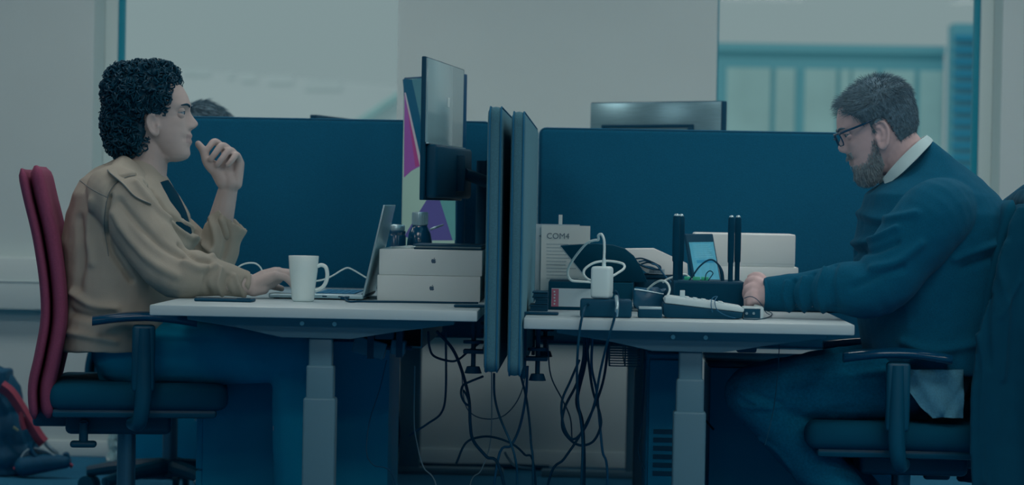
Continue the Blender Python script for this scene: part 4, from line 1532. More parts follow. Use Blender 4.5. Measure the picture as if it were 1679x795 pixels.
def folds(bm, lines, noise_amp=0.003, nscale=14.0, seed=0.0):
    """cloth folds: lines of (pixel polyline, width m, height m) laid on the surface, plus soft noise"""
    bm.normal_update()
    tree = BVHTree.FromBMesh(bm)
    co, no = get_np(bm)
    disp = np.zeros(len(co))
    for pl, w, h in lines:
        pts = []
        P = catmull([Vector((a, c, 0)) for a, c in pl], 6) if len(pl) > 2 else [Vector((a, c, 0)) for a, c in pl]
        for q in P:
            hit = tree.ray_cast(CAM_LOC, ray(q.x, q.y).normalized())
            if hit[0] is not None:
                pts.append(hit[0])
        if len(pts) > 1:
            d = seg_dist(co, pts)
            disp += h * np.exp(-(d / w) ** 2)
    if noise_amp:
        nz = np.array([noise.noise(Vector((c[0] * nscale + seed, c[1] * nscale * .7, c[2] * nscale * .8))) +
                       .5 * noise.noise(Vector((c[0] * nscale * 2.3, c[1] * nscale * 2, c[2] * nscale * 2.1 + seed))) for c in co])
        disp += nz * noise_amp
    set_np(bm, co + no * disp[:, None])
    return bm


def on_surface(bm, pl, off=0.0):
    tree = BVHTree.FromBMesh(bm)
    out = []
    for q in catmull([Vector((a, c, 0)) for a, c in pl], 6):
        d = ray(q.x, q.y).normalized()
        hit = tree.ray_cast(CAM_LOC, d)
        if hit[0] is not None:
            out.append(hit[0] + hit[1] * off)
    return out


def capsule(bm, pts, rs, n=14, smooth=5):
    """tapered limb with round ends"""
    pts = [Vector(p) for p in pts]
    tube(bm, pts, rs, n, smooth)
    ball(bm, pts[0], rs[0] * .999, n, 8)
    ball(bm, pts[-1], rs[-1] * .999, n, 8)


def ring(c, d, ra, rb, ref, n=28):
    """ellipse round c, normal d, radius ra along ref"""
    c, d, ref = Vector(c), Vector(d).normalized(), Vector(ref)
    u = (ref - d * ref.dot(d)).normalized()
    w = d.cross(u)
    return [c + u * (ra * math.cos(2 * math.pi * k / n)) + w * (rb * math.sin(2 * math.pi * k / n)) for k in range(n)]


def ring_loft(bm, specs, sub=4, n=28, cap0=True, cap1=True):
    """specs: (centre, dir, ra, rb, ref); smooth interpolation between them"""
    k = len(specs)
    C = catmull([s[0] for s in specs], sub)
    D = catmull([s[1] for s in specs], sub)
    RR = catmull([Vector((s[2], s[3], 0)) for s in specs], sub)
    F = catmull([s[4] for s in specs], sub)
    return loft(bm, [ring(C[i], D[i], RR[i].x, RR[i].y, F[i], n) for i in range(len(C))], cap0, cap1)


def interp(tab, x):
    xs = [t[0] for t in tab]; ys = [t[1] for t in tab]
    return float(np.interp(x, xs, ys))


PROFILE = [(-.094, .050), (-.090, .072), (-.083, .086), (-.072, .0925), (-.062, .0910), (-.053, .0890), (-.040, .0895),
           (-.030, .0895), (-.020, .0895), (-.012, .0890), (-.004, .0865), (.012, .083), (.028, .0805), (.040, .0805),
           (.050, .0845), (.060, .0865), (.072, .0820), (.085, .0765), (.105, .064), (.122, .044), (.136, .016), (.144, -.012), (.147, -.03)]
BACK = [(-.094, .046), (-.086, .030), (-.07, .010), (-.05, -.012), (-.03, -.040), (-.01, -.066), (.02, -.088), (.05, -.100), (.08, -.102), (.105, -.094),
        (.125, -.078), (.138, -.058), (.144, -.043), (.147, -.034)]
WIDTH = [(-.094, .010), (-.090, .022), (-.083, .033), (-.072, .042), (-.055, .052), (-.035, .060), (-.01, .066), (.02, .070), (.05, .074), (.08, .076), (.105, .068),
         (.125, .050), (.138, .030), (.144, .015), (.147, .004)]
LIPS = [(-.052, 0), (-.046, .0038), (-.039, .0090), (-.034, .0066), (-.0305, -.0005), (-.027, .0060), (-.021, .0088), (-.014, .0015), (-.010, 0)]
NOSE = [(-.010, 0), (-.006, .006), (-.001, .016), (.006, .0245), (.012, .0265), (.018, .0245), (.028, .0165), (.038, .009), (.046, .004), (.052, 0)]


def head_mesh(fat=1.0, nose=1.0, nz=110, nt=112, prof=PROFILE, backk=1.0, back=BACK):
    """local frame: ear hole at origin, face towards +x, up +z"""
    b = BM()
    rings = []
    for i in range(nz):
        z = -.0935 + (.1465 + .0935) * i / (nz - 1)
        xf, xb, w = interp(prof, z), interp(back, z), interp(WIDTH, z) * fat
        xb = xb * backk if xb < 0 else xb
        c, a = (xf + xb) / 2, (xf - xb) / 2
        nh = interp(NOSE, z) * nose
        rg = []
        for k in range(nt):
            th = 2 * math.pi * k / nt
            cs, sn = math.cos(th), math.sin(th)
            ex = .86 if cs > 0 else .95
            x = c + a * math.copysign(abs(cs) ** ex, cs)
            y = w * math.copysign(abs(sn) ** .92, sn)
            if cs > 0:
                y *= 1 - .10 * cs * (1 if z < .03 else .4)
                sg = .0085 + max(0, (.03 - z)) * .16
                x += nh * math.exp(-(y / sg) ** 2)
                x += .8 * interp(LIPS, z) * math.exp(-(y / .021) ** 2)
                if -.012 < z < .02:                               # nostril wings
                    x += .007 * math.exp(-((abs(y) - .013) / .006) ** 2 - ((z - .002) / .007) ** 2)
                x -= .0095 * math.exp(-((abs(y) - .031) / .016) ** 2 - ((z - .038) / .012) ** 2)     # eye sockets
                x += .004 * math.exp(-((abs(y) - .030) / .020) ** 2 - ((z - .055) / .006) ** 2)      # brow ridge
                x += .004 * math.exp(-((abs(y) - .045) / .016) ** 2 - ((z - .012) / .014) ** 2)      # cheek bones
                x -= .004 * math.exp(-((abs(y) - .030) / .010) ** 2 - ((z + .030) / .010) ** 2)      # mouth corners
            rg.append(Vector((x, y, z)))
        rings.append(rg)
    loft(b, rings)
    return b


def ear_mesh(b, s, M=None, size=1.0, yo=.068, xo=0.0):
    """ear on side s (+1 / -1), local head frame"""
    t = BM()
    k = size
    rim = [(-.004, .030), (-.016, .033), (-.026, .024), (-.028, .008), (-.022, -.010), (-.012, -.024), (-.003, -.030), (.004, -.026), (.005, -.014)]
    tube(t, [Vector((x * k, s * (yo + .014 * (1 if i < 6 else .5)), z * k)) for i, (x, z) in enumerate(rim)],
         [.0045, .005, .005, .005, .005, .0055, .006, .0055, .004], 10)
    inn = [(-.002, .022), (-.012, .020), (-.016, .008), (-.012, -.006), (-.004, -.012)]
    tube(t, [Vector((x * k, s * (yo + .010), z * k)) for x, z in inn], [.003, .0035, .0035, .0035, .003], 8)
    ball(t, (-.012 * k, s * (yo + .000), .002 * k), (.018 * k, .0065, .030 * k), 16, 10)
    ball(t, (.004 * k, s * (yo + .006), -.004 * k), (.005 * k, .006, .008 * k), 10, 8)
    ball(t, (-.004 * k, s * (yo + .007), -.026 * k), (.008 * k, .006, .010 * k), 12, 8)
    t.transform(Matrix.Translation(Vector((xo, 0, 0))))
    if M is not None:
        t.transform(M)
    merge(b, t)


def strands(points, dirs, lens, rad, mat_i=None, bend=None, segs=3):
    """bmesh of thin tapered hairs"""
    b = BM()
    for i, (p, d) in enumerate(zip(points, dirs)):
        L = lens[i]
        a = d.orthogonal().normalized(); c = d.cross(a)
        prev = None
        bd = bend[i] if bend else Vector((0, 0, 0))
        for s in range(segs + 1):
            f = s / segs
            q = p + d * (L * f) + bd * (L * f * f)
            r = rad * (1 - .85 * f)
            vs = [b.verts.new(q + a * (r * math.cos(t)) + c * (r * math.sin(t))) for t in (0, 2.094, 4.189)]
            if prev:
                for k in range(3):
                    b.faces.new((prev[k], prev[(k + 1) % 3], vs[(k + 1) % 3], vs[k]))
            prev = vs
    return b


def sample_mesh(bm, n, ok, rng):
    """random surface points (co, normal) where ok(co, normal)"""
    bm.faces.ensure_lookup_table()
    ar = np.array([f.calc_area() for f in bm.faces])
    cum = np.cumsum(ar / ar.sum())
    out = []
    tries = 0
    while len(out) < n and tries < n * 30:
        tries += 1
        f = bm.faces[min(len(bm.faces) - 1, int(np.searchsorted(cum, rng.random())))]
        vs = [v.co for v in f.verts]
        w = [rng.random() for _ in vs]; s = sum(w)
        p = sum((v * (x / s) for v, x in zip(vs, w)), Vector((0, 0, 0)))
        if ok(p, f.normal):
            out.append((p, f.normal.copy()))
    return out


def eyes_and_brows(root, MH, brow_mat, look=0.0, skin=None):
    skin = skin or M_SKIN
    for s in (-1, 1):
        b = BM(); ball(b, (.0655, s * .031, .0375), .0115, 18, 12)
        b.transform(MH); e = part('eye', b, M_EYE, root, world=True, smooth=80)
        b = BM(); ball(b, (.0735, s * .031 + look, .0365), (.0046, .0056, .0056), 14, 10); b.transform(MH)
        part('iris', b, M_IRIS, e, world=True, smooth=80)
        for dz_, rr_ in ((.0062, .0122), (-.0072, .0118)):
            b = BM(); ball(b, (.0650, s * .031, .0375 + dz_), (rr_, .0135, .0098), 18, 12); b.transform(MH)
            part('eyelid', b, skin, e, world=True, smooth=80)
        # lash line
        b = BM()
        tube(b, [Vector((.0735, s * .019, .0380)), Vector((.0768, s * .026, .0402)), Vector((.0758, s * .034, .0402)), Vector((.0690, s * .042, .0375))], [.0010, .0014, .0014, .0010], 8)
        b.transform(MH); part('eyelashes', b, M_IRIS, e, world=True, smooth=80)
        b = BM()
        tube(b, [Vector((.0870, s * .012, .0540)), Vector((.0860, s * .022, .0575)), Vector((.0815, s * .034, .0598)), Vector((.0700, s * .047, .0565))], [.0022, .0032, .0030, .0014], 8)
        b.transform(MH); part('eyebrow', b, brow_mat, root, world=True, smooth=80)


def finger(bm, pts, r0=.0095, r1=.0075):
    k = len(pts)
    capsule(bm, pts, [r0 + (r1 - r0) * i / (k - 1) for i in range(k)], 12, 4)


def paint_faces(o, fn, idx):
    """material index by face centre (object local coordinates)"""
    for p in o.data.polygons:
        if fn(p.center):
            p.material_index = idx


def person_root(label, body_bm, skin, loc):
    """top-level person: the body mesh itself carries the label"""
    body_bm.transform(Matrix.Translation(-Vector(loc)))
    o = part('person', body_bm, [skin, M_LIP], None, smooth=180)
    o.location = loc
    WM[o] = Matrix.Translation(Vector(loc))
    tag(o, label, 'person')
    return o


def shoe(bm, heel, toe_dir, L=.27):
    """simple low shoe with sole"""
    d = Vector(toe_dir).normalized()
    h = Vector(heel)
    upv = Vector((0, 0, 1))
    sd = d.cross(upv)
    prof = [(-.02, .030, .07), (.02, .036, .085), (.08, .036, .080), (.14, .042, .058), (.20, .045, .045), (.245, .036, .034), (.265, .015, .022)]
    rings = []
    for x, w, hh in prof:
        c = h + d * x
        rings.append([c + sd * (w * math.copysign(abs(math.cos(a)) ** .7, math.cos(a))) + upv * (hh / 2 + hh / 2 * math.copysign(abs(math.sin(a)) ** .7, math.sin(a)))
                      for a in [2 * math.pi * k / 20 for k in range(20)]])
    loft(bm, rings)
# ------------------------------------------------------------------ man in the tan jacket
def build_left_man():
    rng = random.Random(11)
    Y0 = YML
    EO = at(251, 205, Y0 - .06); EO.y = Y0           # ear line of the head
    MH = Matrix.Translation(EO) @ Matrix.Rotation(math.radians(2), 4, 'Y') @ Matrix.Scale(1.02, 4)
    hipz = .60
    hipx = CHL.location.x - .02
    body = head_mesh(.98); 
    for s in (-1, 1):
        ear_mesh(body, s, None, .82, .068, .012)
    body.transform(MH)
    # neck
    nb = at(232, 305, Y0)
    nt_ = MH @ Vector((-.018, 0, -.02))
    tube(body, [nb + Vector((-.02, 0, -.06)), nb, (nb + nt_) / 2 + Vector((.004, 0, 0)), nt_], [.075, .064, .056, .055], 24, 5)
    # under-jaw wedge
    ball(body, MH @ Vector((.035, 0, -.075)), (.034, .034, .020), 16, 10)
    # torso core
    tube(body, [(hipx + .03, Y0, hipz), (hipx + .05, Y0, .75), at(205, 400, Y0), at(205, 345, Y0)], [.13, .12, .13, .11], 20, 4)
    sn, sf = at(196, 325, Y0 - .17), at(215, 325, Y0 + .17)
    sn.y, sf.y = Y0 - .175, Y0 + .175
    tube(body, [sn, at(205, 325, Y0), sf], [.055, .08, .055], 16, 3)
    # near arm (his right): elbow on the desk corner, hand on the laptop
    ye = .44
    el = at(288, 452, ye); wr = at(414, 468, .505)
    capsule(body, [sn, el], [.05, .042], 14, 0)
    capsule(body, [el, (el + wr) / 2 + Vector((0, 0, .004)), wr], [.042, .036, .027], 14, 4)
    # near hand, palm down over the keyboard
    pc = at(436, 459, .515)
    kn = [at(455 + dx, 446 + dz_, yy) for dx, dz_, yy in ((-4, 6, .482), (0, 1, .502), (2, -1, .522), (1, 1, .542))]
    capsule(body, [wr, pc, at(452, 452, .515)], [.026, .029, .024], 14, 4)
    for k_ in kn:
        capsule(body, [wr + Vector((.012, (k_.y - .512) * .3, .002)), k_], [.019, .0125], 12, 0)
    zk_ = ZL + .020
    for k_, L in zip(kn, (.052, .066, .072, .066)):
        p1 = k_ + Vector((L * .50, .001, -.004)); p2 = k_ + Vector((L * .85, .001, -.020)); p3 = Vector((k_.x + L * 1.02, k_.y + .001, zk_ + .007))
        finger(body, [k_, p1, p2, p3], .0105, .0078)
    th0 = wr + Vector((.02, .016, -.008))
    finger(body, [th0, at(438, 468, .558), at(452, 470, .564), at(462, 473, .562)], .013, .0085)
    capsule(body, [wr + Vector((.004, -.012, -.010)), at(432, 473, .495)], [.019, .016], 12, 0)
    # far arm (his left): elbow on the desk, hand raised to the chin
    yf_ = .85
    ef = at(342, 446, yf_); wf = at(375, 306, .81)
    capsule(body, [sf, ef], [.05, .042], 14, 0)
    capsule(body, [ef, ef * .45 + wf * .55, wf], [.043, .036, .0265], 14, 4)
    yh_ = .80
    # palm: wide slab from the wrist to the knuckles, thenar to the left
    for a, c, r0, r1 in (((370, 300, .0), (372, 250, .030), .021, .016), ((377, 300, .004), (381, 254, .026), .021, .016), ((383, 300, .004), (389, 261, .016), .021, .015),
                         ((387, 301, .0), (393, 268, .004), .018, .014), ((366, 298, -.004), (350, 272, -.004), .021, .017), ((378, 300, 0), (372, 275, .01), .024, .022)):
        capsule(body, [at(a[0], a[1], yh_ + a[2]), at(c[0], c[1], yh_ + c[2])], [r0, r1], 12, 0)
    finger(body, [at(369, 246, yh_ + .032), at(353, 232, yh_ + .012), at(344, 240, yh_ - .002), at(339, 247, yh_ - .008)], .0110, .0085)
    finger(body, [at(380, 250, yh_ + .026), at(365, 238.5, yh_ - .006), at(354, 250, yh_ - .022), at(346, 261, yh_ - .024)], .0112, .0086)
    finger(body, [at(388, 257, yh_ + .016), at(377, 246, yh_ - .014), at(365, 259, yh_ - .030), at(357, 270, yh_ - .030)], .0110, .0084)
    finger(body, [at(394, 265, yh_ + .004), at(388, 253.5, yh_ - .018), at(381, 262, yh_ - .033), at(374, 270, yh_ - .034)], .0100, .0078)
    finger(body, [at(360, 288, yh_ - .004), at(341, 268, yh_ - .010), at(334, 248, yh_ - .006), at(325, 236, yh_ - .002)], .0155, .0098)
    # legs
    for s in (-1, 1):
        hp = Vector((hipx + .04, Y0 + s * .085, hipz - .01)); kn_ = Vector((hipx + .49, Y0 + s * .10, hipz - .015)); an = Vector((hipx + .50, Y0 + s * .10, .10))
        capsule(body, [hp, kn_], [.072, .055], 16, 0); capsule(body, [kn_, kn_ * .55 + an * .45 + Vector((-.012, 0, 0)), an], [.055, .052, .036], 16, 4)
        capsule(body, [an, an + Vector((.14, 0, -.055))], [.034, .025], 12, 0)
    body = remesh(body, .0034, 3, .45)
    root = person_root('young man with dark curly hair in a tan jacket, hand raised to his chin', body, M_SKIN, (hipx, Y0, 0))
    MI = MH.inverted()
    W0 = WM[root]
    def lipf(c):
        q = MI @ (W0 @ c)
        return q.x > .080 and abs(q.y) < .024 and -.043 < q.z < -.020
    paint_faces(root, lipf, 1)
    eyes_and_brows(root, MH, M_HAIR, .001)

    # ---- hair: curl volume
    hv = BM()
    ball(hv, (-.046, 0, .072), (.096, .092, .092), 28, 18)
    ball(hv, (-.066, 0, .005), (.076, .080, .085), 24, 16)
    ball(hv, (-.072, 0, -.046), (.058, .072, .048), 24, 16)
    ball(hv, (-.012, 0, .122), (.058, .070, .044), 24, 16)
    ball(hv, (.022, 0, .134), (.024, .052, .026), 20, 12)
    ball(hv, (-.085, 0, .090), (.060, .070, .070), 20, 12)
    for s in (-1, 1):
        ball(hv, (.008, s * .064, .080), (.028, .022, .048), 16, 12)
        ball(hv, (.024, s * .046, .110), (.022, .026, .030), 16, 12)
        ball(hv, (.014, s * .066, .040), (.015, .0125, .024), 14, 10)
        ball(hv, (-.045, s * .060, -.030), (.030, .022, .045), 14, 10)
    hv.transform(MH)
    hv = remesh(hv, .006, 3)
    samp = sample_mesh(hv, 1500, lambda p, n: True, rng)
    co, no = get_np(hv)
    nz = np.array([noise.noise(Vector(c) * 46) * .006 + noise.noise(Vector(c) * 90) * .004 for c in co])
    set_np(hv, co + no * (nz - .004)[:, None])
    # keep ears and face clear: hair just in front of and over the ears is trimmed by shape above
    bm_c = hv
    for p, n in samp:
        q = MI @ p
        if (q.x > .040 and q.z < .10) or (q.x > .030 and q.z < .04) or q.x > .056:
            continue
        if -.022 < q.x < .024 and -.034 < q.z < .030 and abs(q.y) > .055:
            continue
        a = n.orthogonal().normalized(); a = (Matrix.Rotation(rng.uniform(0, 6.28), 3, n) @ a)
        ax = (n * .35 + a).normalized()
        u = ax.orthogonal().normalized(); w = ax.cross(u)
        R = rng.uniform(.0055, .0105); turns = rng.uniform(1.0, 1.8); L = rng.uniform(.008, .018)
        ph = rng.uniform(0, 6.28)
        base = p - n * .004 + n * R * .6
        pts = [base + ax * (L * f) + (u * math.cos(ph + 6.28 * turns * f) + w * math.sin(ph + 6.28 * turns * f)) * R for f in [k / 9 for k in range(10)]]
        tube(bm_c, pts, [.0022] * 3 + [.0027] * 4 + [.0014] * 3, 4, 0)
    # clear the ears
    dl_ = [v for v in bm_c.verts if (lambda q: -.020 < q.x < .022 and -.032 < q.z < .026 and abs(q.y) > .058)(MI @ v.co)]
    bmesh.ops.delete(bm_c, geom=dl_, context='VERTS')
    part('hair', bm_c, M_HAIR, root, world=True, smooth=70)

    # ---- jacket: torso, sleeves
    jk = BM()
    prof = [(262, 188, 258, .058), (276, 158, 264, .092), (296, 135, 276, .155), (320, 124, 292, .200), (350, 115, 308, .212), (400, 106, 316, .215), (450, 107, 297, .212), (500, 112, 290, .210),
            (540, 108, 288, .215), (572, 106, 290, .218)]
    rings = []
    dense = []
    for i in range(len(prof) - 1):
        for k in range(4):
            f = k / 4
            dense.append([a + (c - a) * f for a, c in zip(prof[i], prof[i + 1])])
    dense.append(list(prof[-1]))
    for y_, xb_, xf_, w in dense:
        pb_, pf_ = at(xb_, y_, Y0), at(xf_, y_, Y0)
        c = (pb_ + pf_) / 2; a = (pf_.x - pb_.x) / 2
        z = c.z
        rings.append([Vector((c.x + a * math.copysign(abs(math.cos(t)) ** .85, math.cos(t)), Y0 + w * math.copysign(abs(math.sin(t)) ** .80, math.sin(t)), z))
                      for t in [2 * math.pi * k / 40 for k in range(40)]])
    loft(jk, list(reversed(rings)))
    # near sleeve
    tube(jk, [at(184, 318, Y0 - .13), sn + Vector((.005, -.012, 0)), sn * .62 + el * .38 + Vector((0, -.012, 0)), el + Vector((-.01, -.004, .012)), el * .72 + wr * .28 + Vector((.0, 0, .012)), el * .40 + wr * .60 + Vector((0, 0, .006)), wr + Vector((-.012, 0, .003))],
         [.075, .083, .076, .066, .060, .047, .036], 28, 6)
    ball(jk, el + Vector((.0, 0, .010)), .066, 20, 14)
    # far sleeve: upper arm, then a wide loose cuff that stays open
    tube(jk, [sf + Vector((-.03, -.03, 0)), sf * .5 + ef * .5 + Vector((0, 0, .005)), ef + Vector((-.004, 0, .006))], [.085, .072, .064], 24, 4)
    ball(jk, ef + Vector((-.004, 0, .004)), .062, 20, 14)
    cu = at(379, 357, .825)
    cd = (at(400, 330, .825) - cu).normalized()
    d0 = (wf - ef).normalized()
    ref = Vector((cd.z, 0, -cd.x))
    specs = [(ef, d0, .058, .058, ref), (ef * .7 + wf * .3 + Vector((.012, 0, -.004)), (d0 + cd * .3), .056, .052, ref), (ef * .52 + wf * .48 + Vector((.012, 0, -.010)), d0 + cd, .056, .048, ref), (cu, cd, .0575, .046, ref)]
    outer = BM(); ring_loft(outer, specs, 5, 28, True, False)
    inner_specs = [(cu, cd, .0535, .042, ref), (cu - cd * .03, cd, .050, .038, ref), (cu - cd * .055, cd, .046, .034, ref)]
    # close: outer rim -> inner rim -> inside cap
    C = [ring(*s_, 28) for s_ in [(cu, cd, .0575, .046, ref)] + inner_specs]
    loft(outer, C, False, True)
    bmesh.ops.remove_doubles(outer, verts=outer.verts[:], dist=1e-5)
    merge(jk, outer)
    jk = remesh(jk, .0042, 5, .5)
    ridges = [
        ([(222, 300), (250, 335), (285, 370), (318, 398)], .010, .007), ([(196, 330), (225, 365), (262, 400), (300, 422)], .010, -.007),
        ([(186, 350), (215, 395), (250, 430), (290, 452)], .012, .006), ([(310, 388), (328, 398), (345, 412)], .009, .009),
        ([(296, 402), (322, 424), (345, 428)], .008, -.008), ([(300, 430), (325, 440), (352, 436)], .009, .008),
        ([(345, 436), (338, 462), (345, 485)], .007, -.006), ([(362, 440), (357, 465), (366, 488)], .007, .005),
        ([(385, 452), (392, 468), (400, 486)], .006, .006), ([(375, 452), (372, 470), (378, 488)], .006, -.005), ([(404, 456), (400, 470), (410, 484)], .005, -.005),
        ([(178, 322), (172, 360), (182, 410), (215, 460)], .007, -.011), ([(176, 322), (186, 300), (206, 288), (232, 284)], .006, -.007),
        ([(150, 330), (146, 380), (150, 430)], .014, .006), ([(130, 360), (135, 420), (128, 470)], .014, -.007), ([(120, 480), (150, 500), (190, 505)], .011, .008),
        ([(118, 512), (150, 520), (185, 516)], .010, -.008), ([(115, 545), (150, 552), (190, 560)], .010, .007), ([(345, 352), (352, 390), (348, 420)], .009, .006),
        ([(362, 360), (372, 392), (366, 425)], .009, -.006), ([(300, 365), (318, 378), (330, 392)], .008, .006), ([(240, 300), (270, 340), (300, 372)], .008, -.006)]
    folds(jk, [(a, w, h * 1.6) for a, w, h in ridges], .0045, 12.0, 3.1)
    seam1 = on_surface(jk, [(131, 296), (150, 310), (176, 324)], .0003)
    seam2 = on_surface(jk, [(178, 420), (171, 370), (176, 325), (188, 303), (208, 290), (234, 286)], .0003)
    ctree = BVHTree.FromBMesh(jk)
    jac = part('jacket', jk, M_JACKET, root, world=True, smooth=180)
    for sm in (seam1, seam2):
        if len(sm) > 2:
            b = BM(); tube(b, sm, .0013, 6, 0); part('seam', b, M_SEAM, jac, world=True)
    # collar: stand band plus folded leaf on each side
    for s in (-1, 1):
        b = BM()
        yo = lambda f: Y0 + s * f
        outer_ = [at(188, 262, Y0), at(214, 257, Y0), at(240, 275, Y0), at(262, 303, Y0), at(274, 331, Y0)]
        low_ = [at(183, 275, Y0), at(205, 283, Y0), at(232, 303, Y0), at(252, 323, Y0), at(276, 335, Y0)]
        offs_o = [.012, .074, .084, .078, .070]; offs_l = [.016, .098, .124, .118, .092]
        A_ = catmull([Vector((p.x, yo(o_), p.z)) for p, o_ in zip(outer_, offs_o)], 6)
        lw = []
        for p, o_ in zip(low_, offs_l):
            q = Vector((p.x, yo(o_), p.z))
            hit = ctree.ray_cast(Vector((p.x, Y0 + s * .6, p.z)), Vector((0, -s, 0)))
            if hit[0] is not None and o_ > .05:
                q.y = hit[0].y + s * .007 if abs(hit[0].y - Y0) > o_ - .03 else q.y
            lw.append(q)
        B_ = catmull(lw, 6)
        rings = []
        for a, c in zip(A_, B_):
            nrm = Vector((0, s, .5)).normalized() * .0028
            rings.append([a - nrm, a + nrm, (a + c) / 2 + nrm * 2.4, c + nrm, c - nrm, (a + c) / 2 - nrm])
        loft(b, rings)
        tube(b, [c + Vector((0, s * .003, .001)) for c in B_], .0016, 6, 0, mi=1)
        bmesh.ops.recalc_face_normals(b, faces=b.faces[:])
        cl_ = part('collar', b, [M_JACKET, M_SEAM], jac, world=True, smooth=50)
    # dark shirt showing at the open front
    b = BM()
    tube(b, [at(258, 306, Y0), at(270, 330, Y0), at(284, 360, Y0), at(296, 392, Y0)], [.040, .046, .046, .040], 18, 5)
    for v in b.verts:
        v.co.y = Y0 - .035 + (v.co.y - Y0) * 1.5
    inn = part('shirt', b, M_INNER, root, world=True, smooth=80)
    for (bx_, by_) in ((272, 336), (276, 352), (281, 368)):
        q = at(bx_, by_, Y0 - .105)
        b = BM(); cyl(b, q, q + Vector((0, .004, 0)), .0035, 10); part('button', b, M_ALU, inn, world=True)
    # trousers and shoes
    tr = BM()
    tube(tr, [(hipx - .05, Y0, hipz - .02), (hipx + .08, Y0, hipz - .005)], [.12, .13], 24, 0)
    for s in (-1, 1):
        hp = Vector((hipx + .03, Y0 + s * .085, hipz - .008)); kn_ = Vector((hipx + .49, Y0 + s * .10, hipz - .013)); an = Vector((hipx + .50, Y0 + s * .10, .11))
        capsule(tr, [hp, (hp + kn_) / 2, kn_], [.092, .082, .066], 22, 4)
        capsule(tr, [kn_, (kn_ + an) / 2, an], [.066, .064, .055], 22, 4)
    tr = remesh(tr, .007, 5)
    folds(tr, [], .004, 16, 1.0)
    part('trousers', tr, M_TROUSER, root, world=True, smooth=180)
    for s in (-1, 1):
        b = BM(); shoe(b, (hipx + .48, Y0 + s * .10, 0.0), (1, 0, 0)); part('shoe', b, M_SHOE, root, world=True, smooth=60)
    return root


MAN_L = build_left_man()
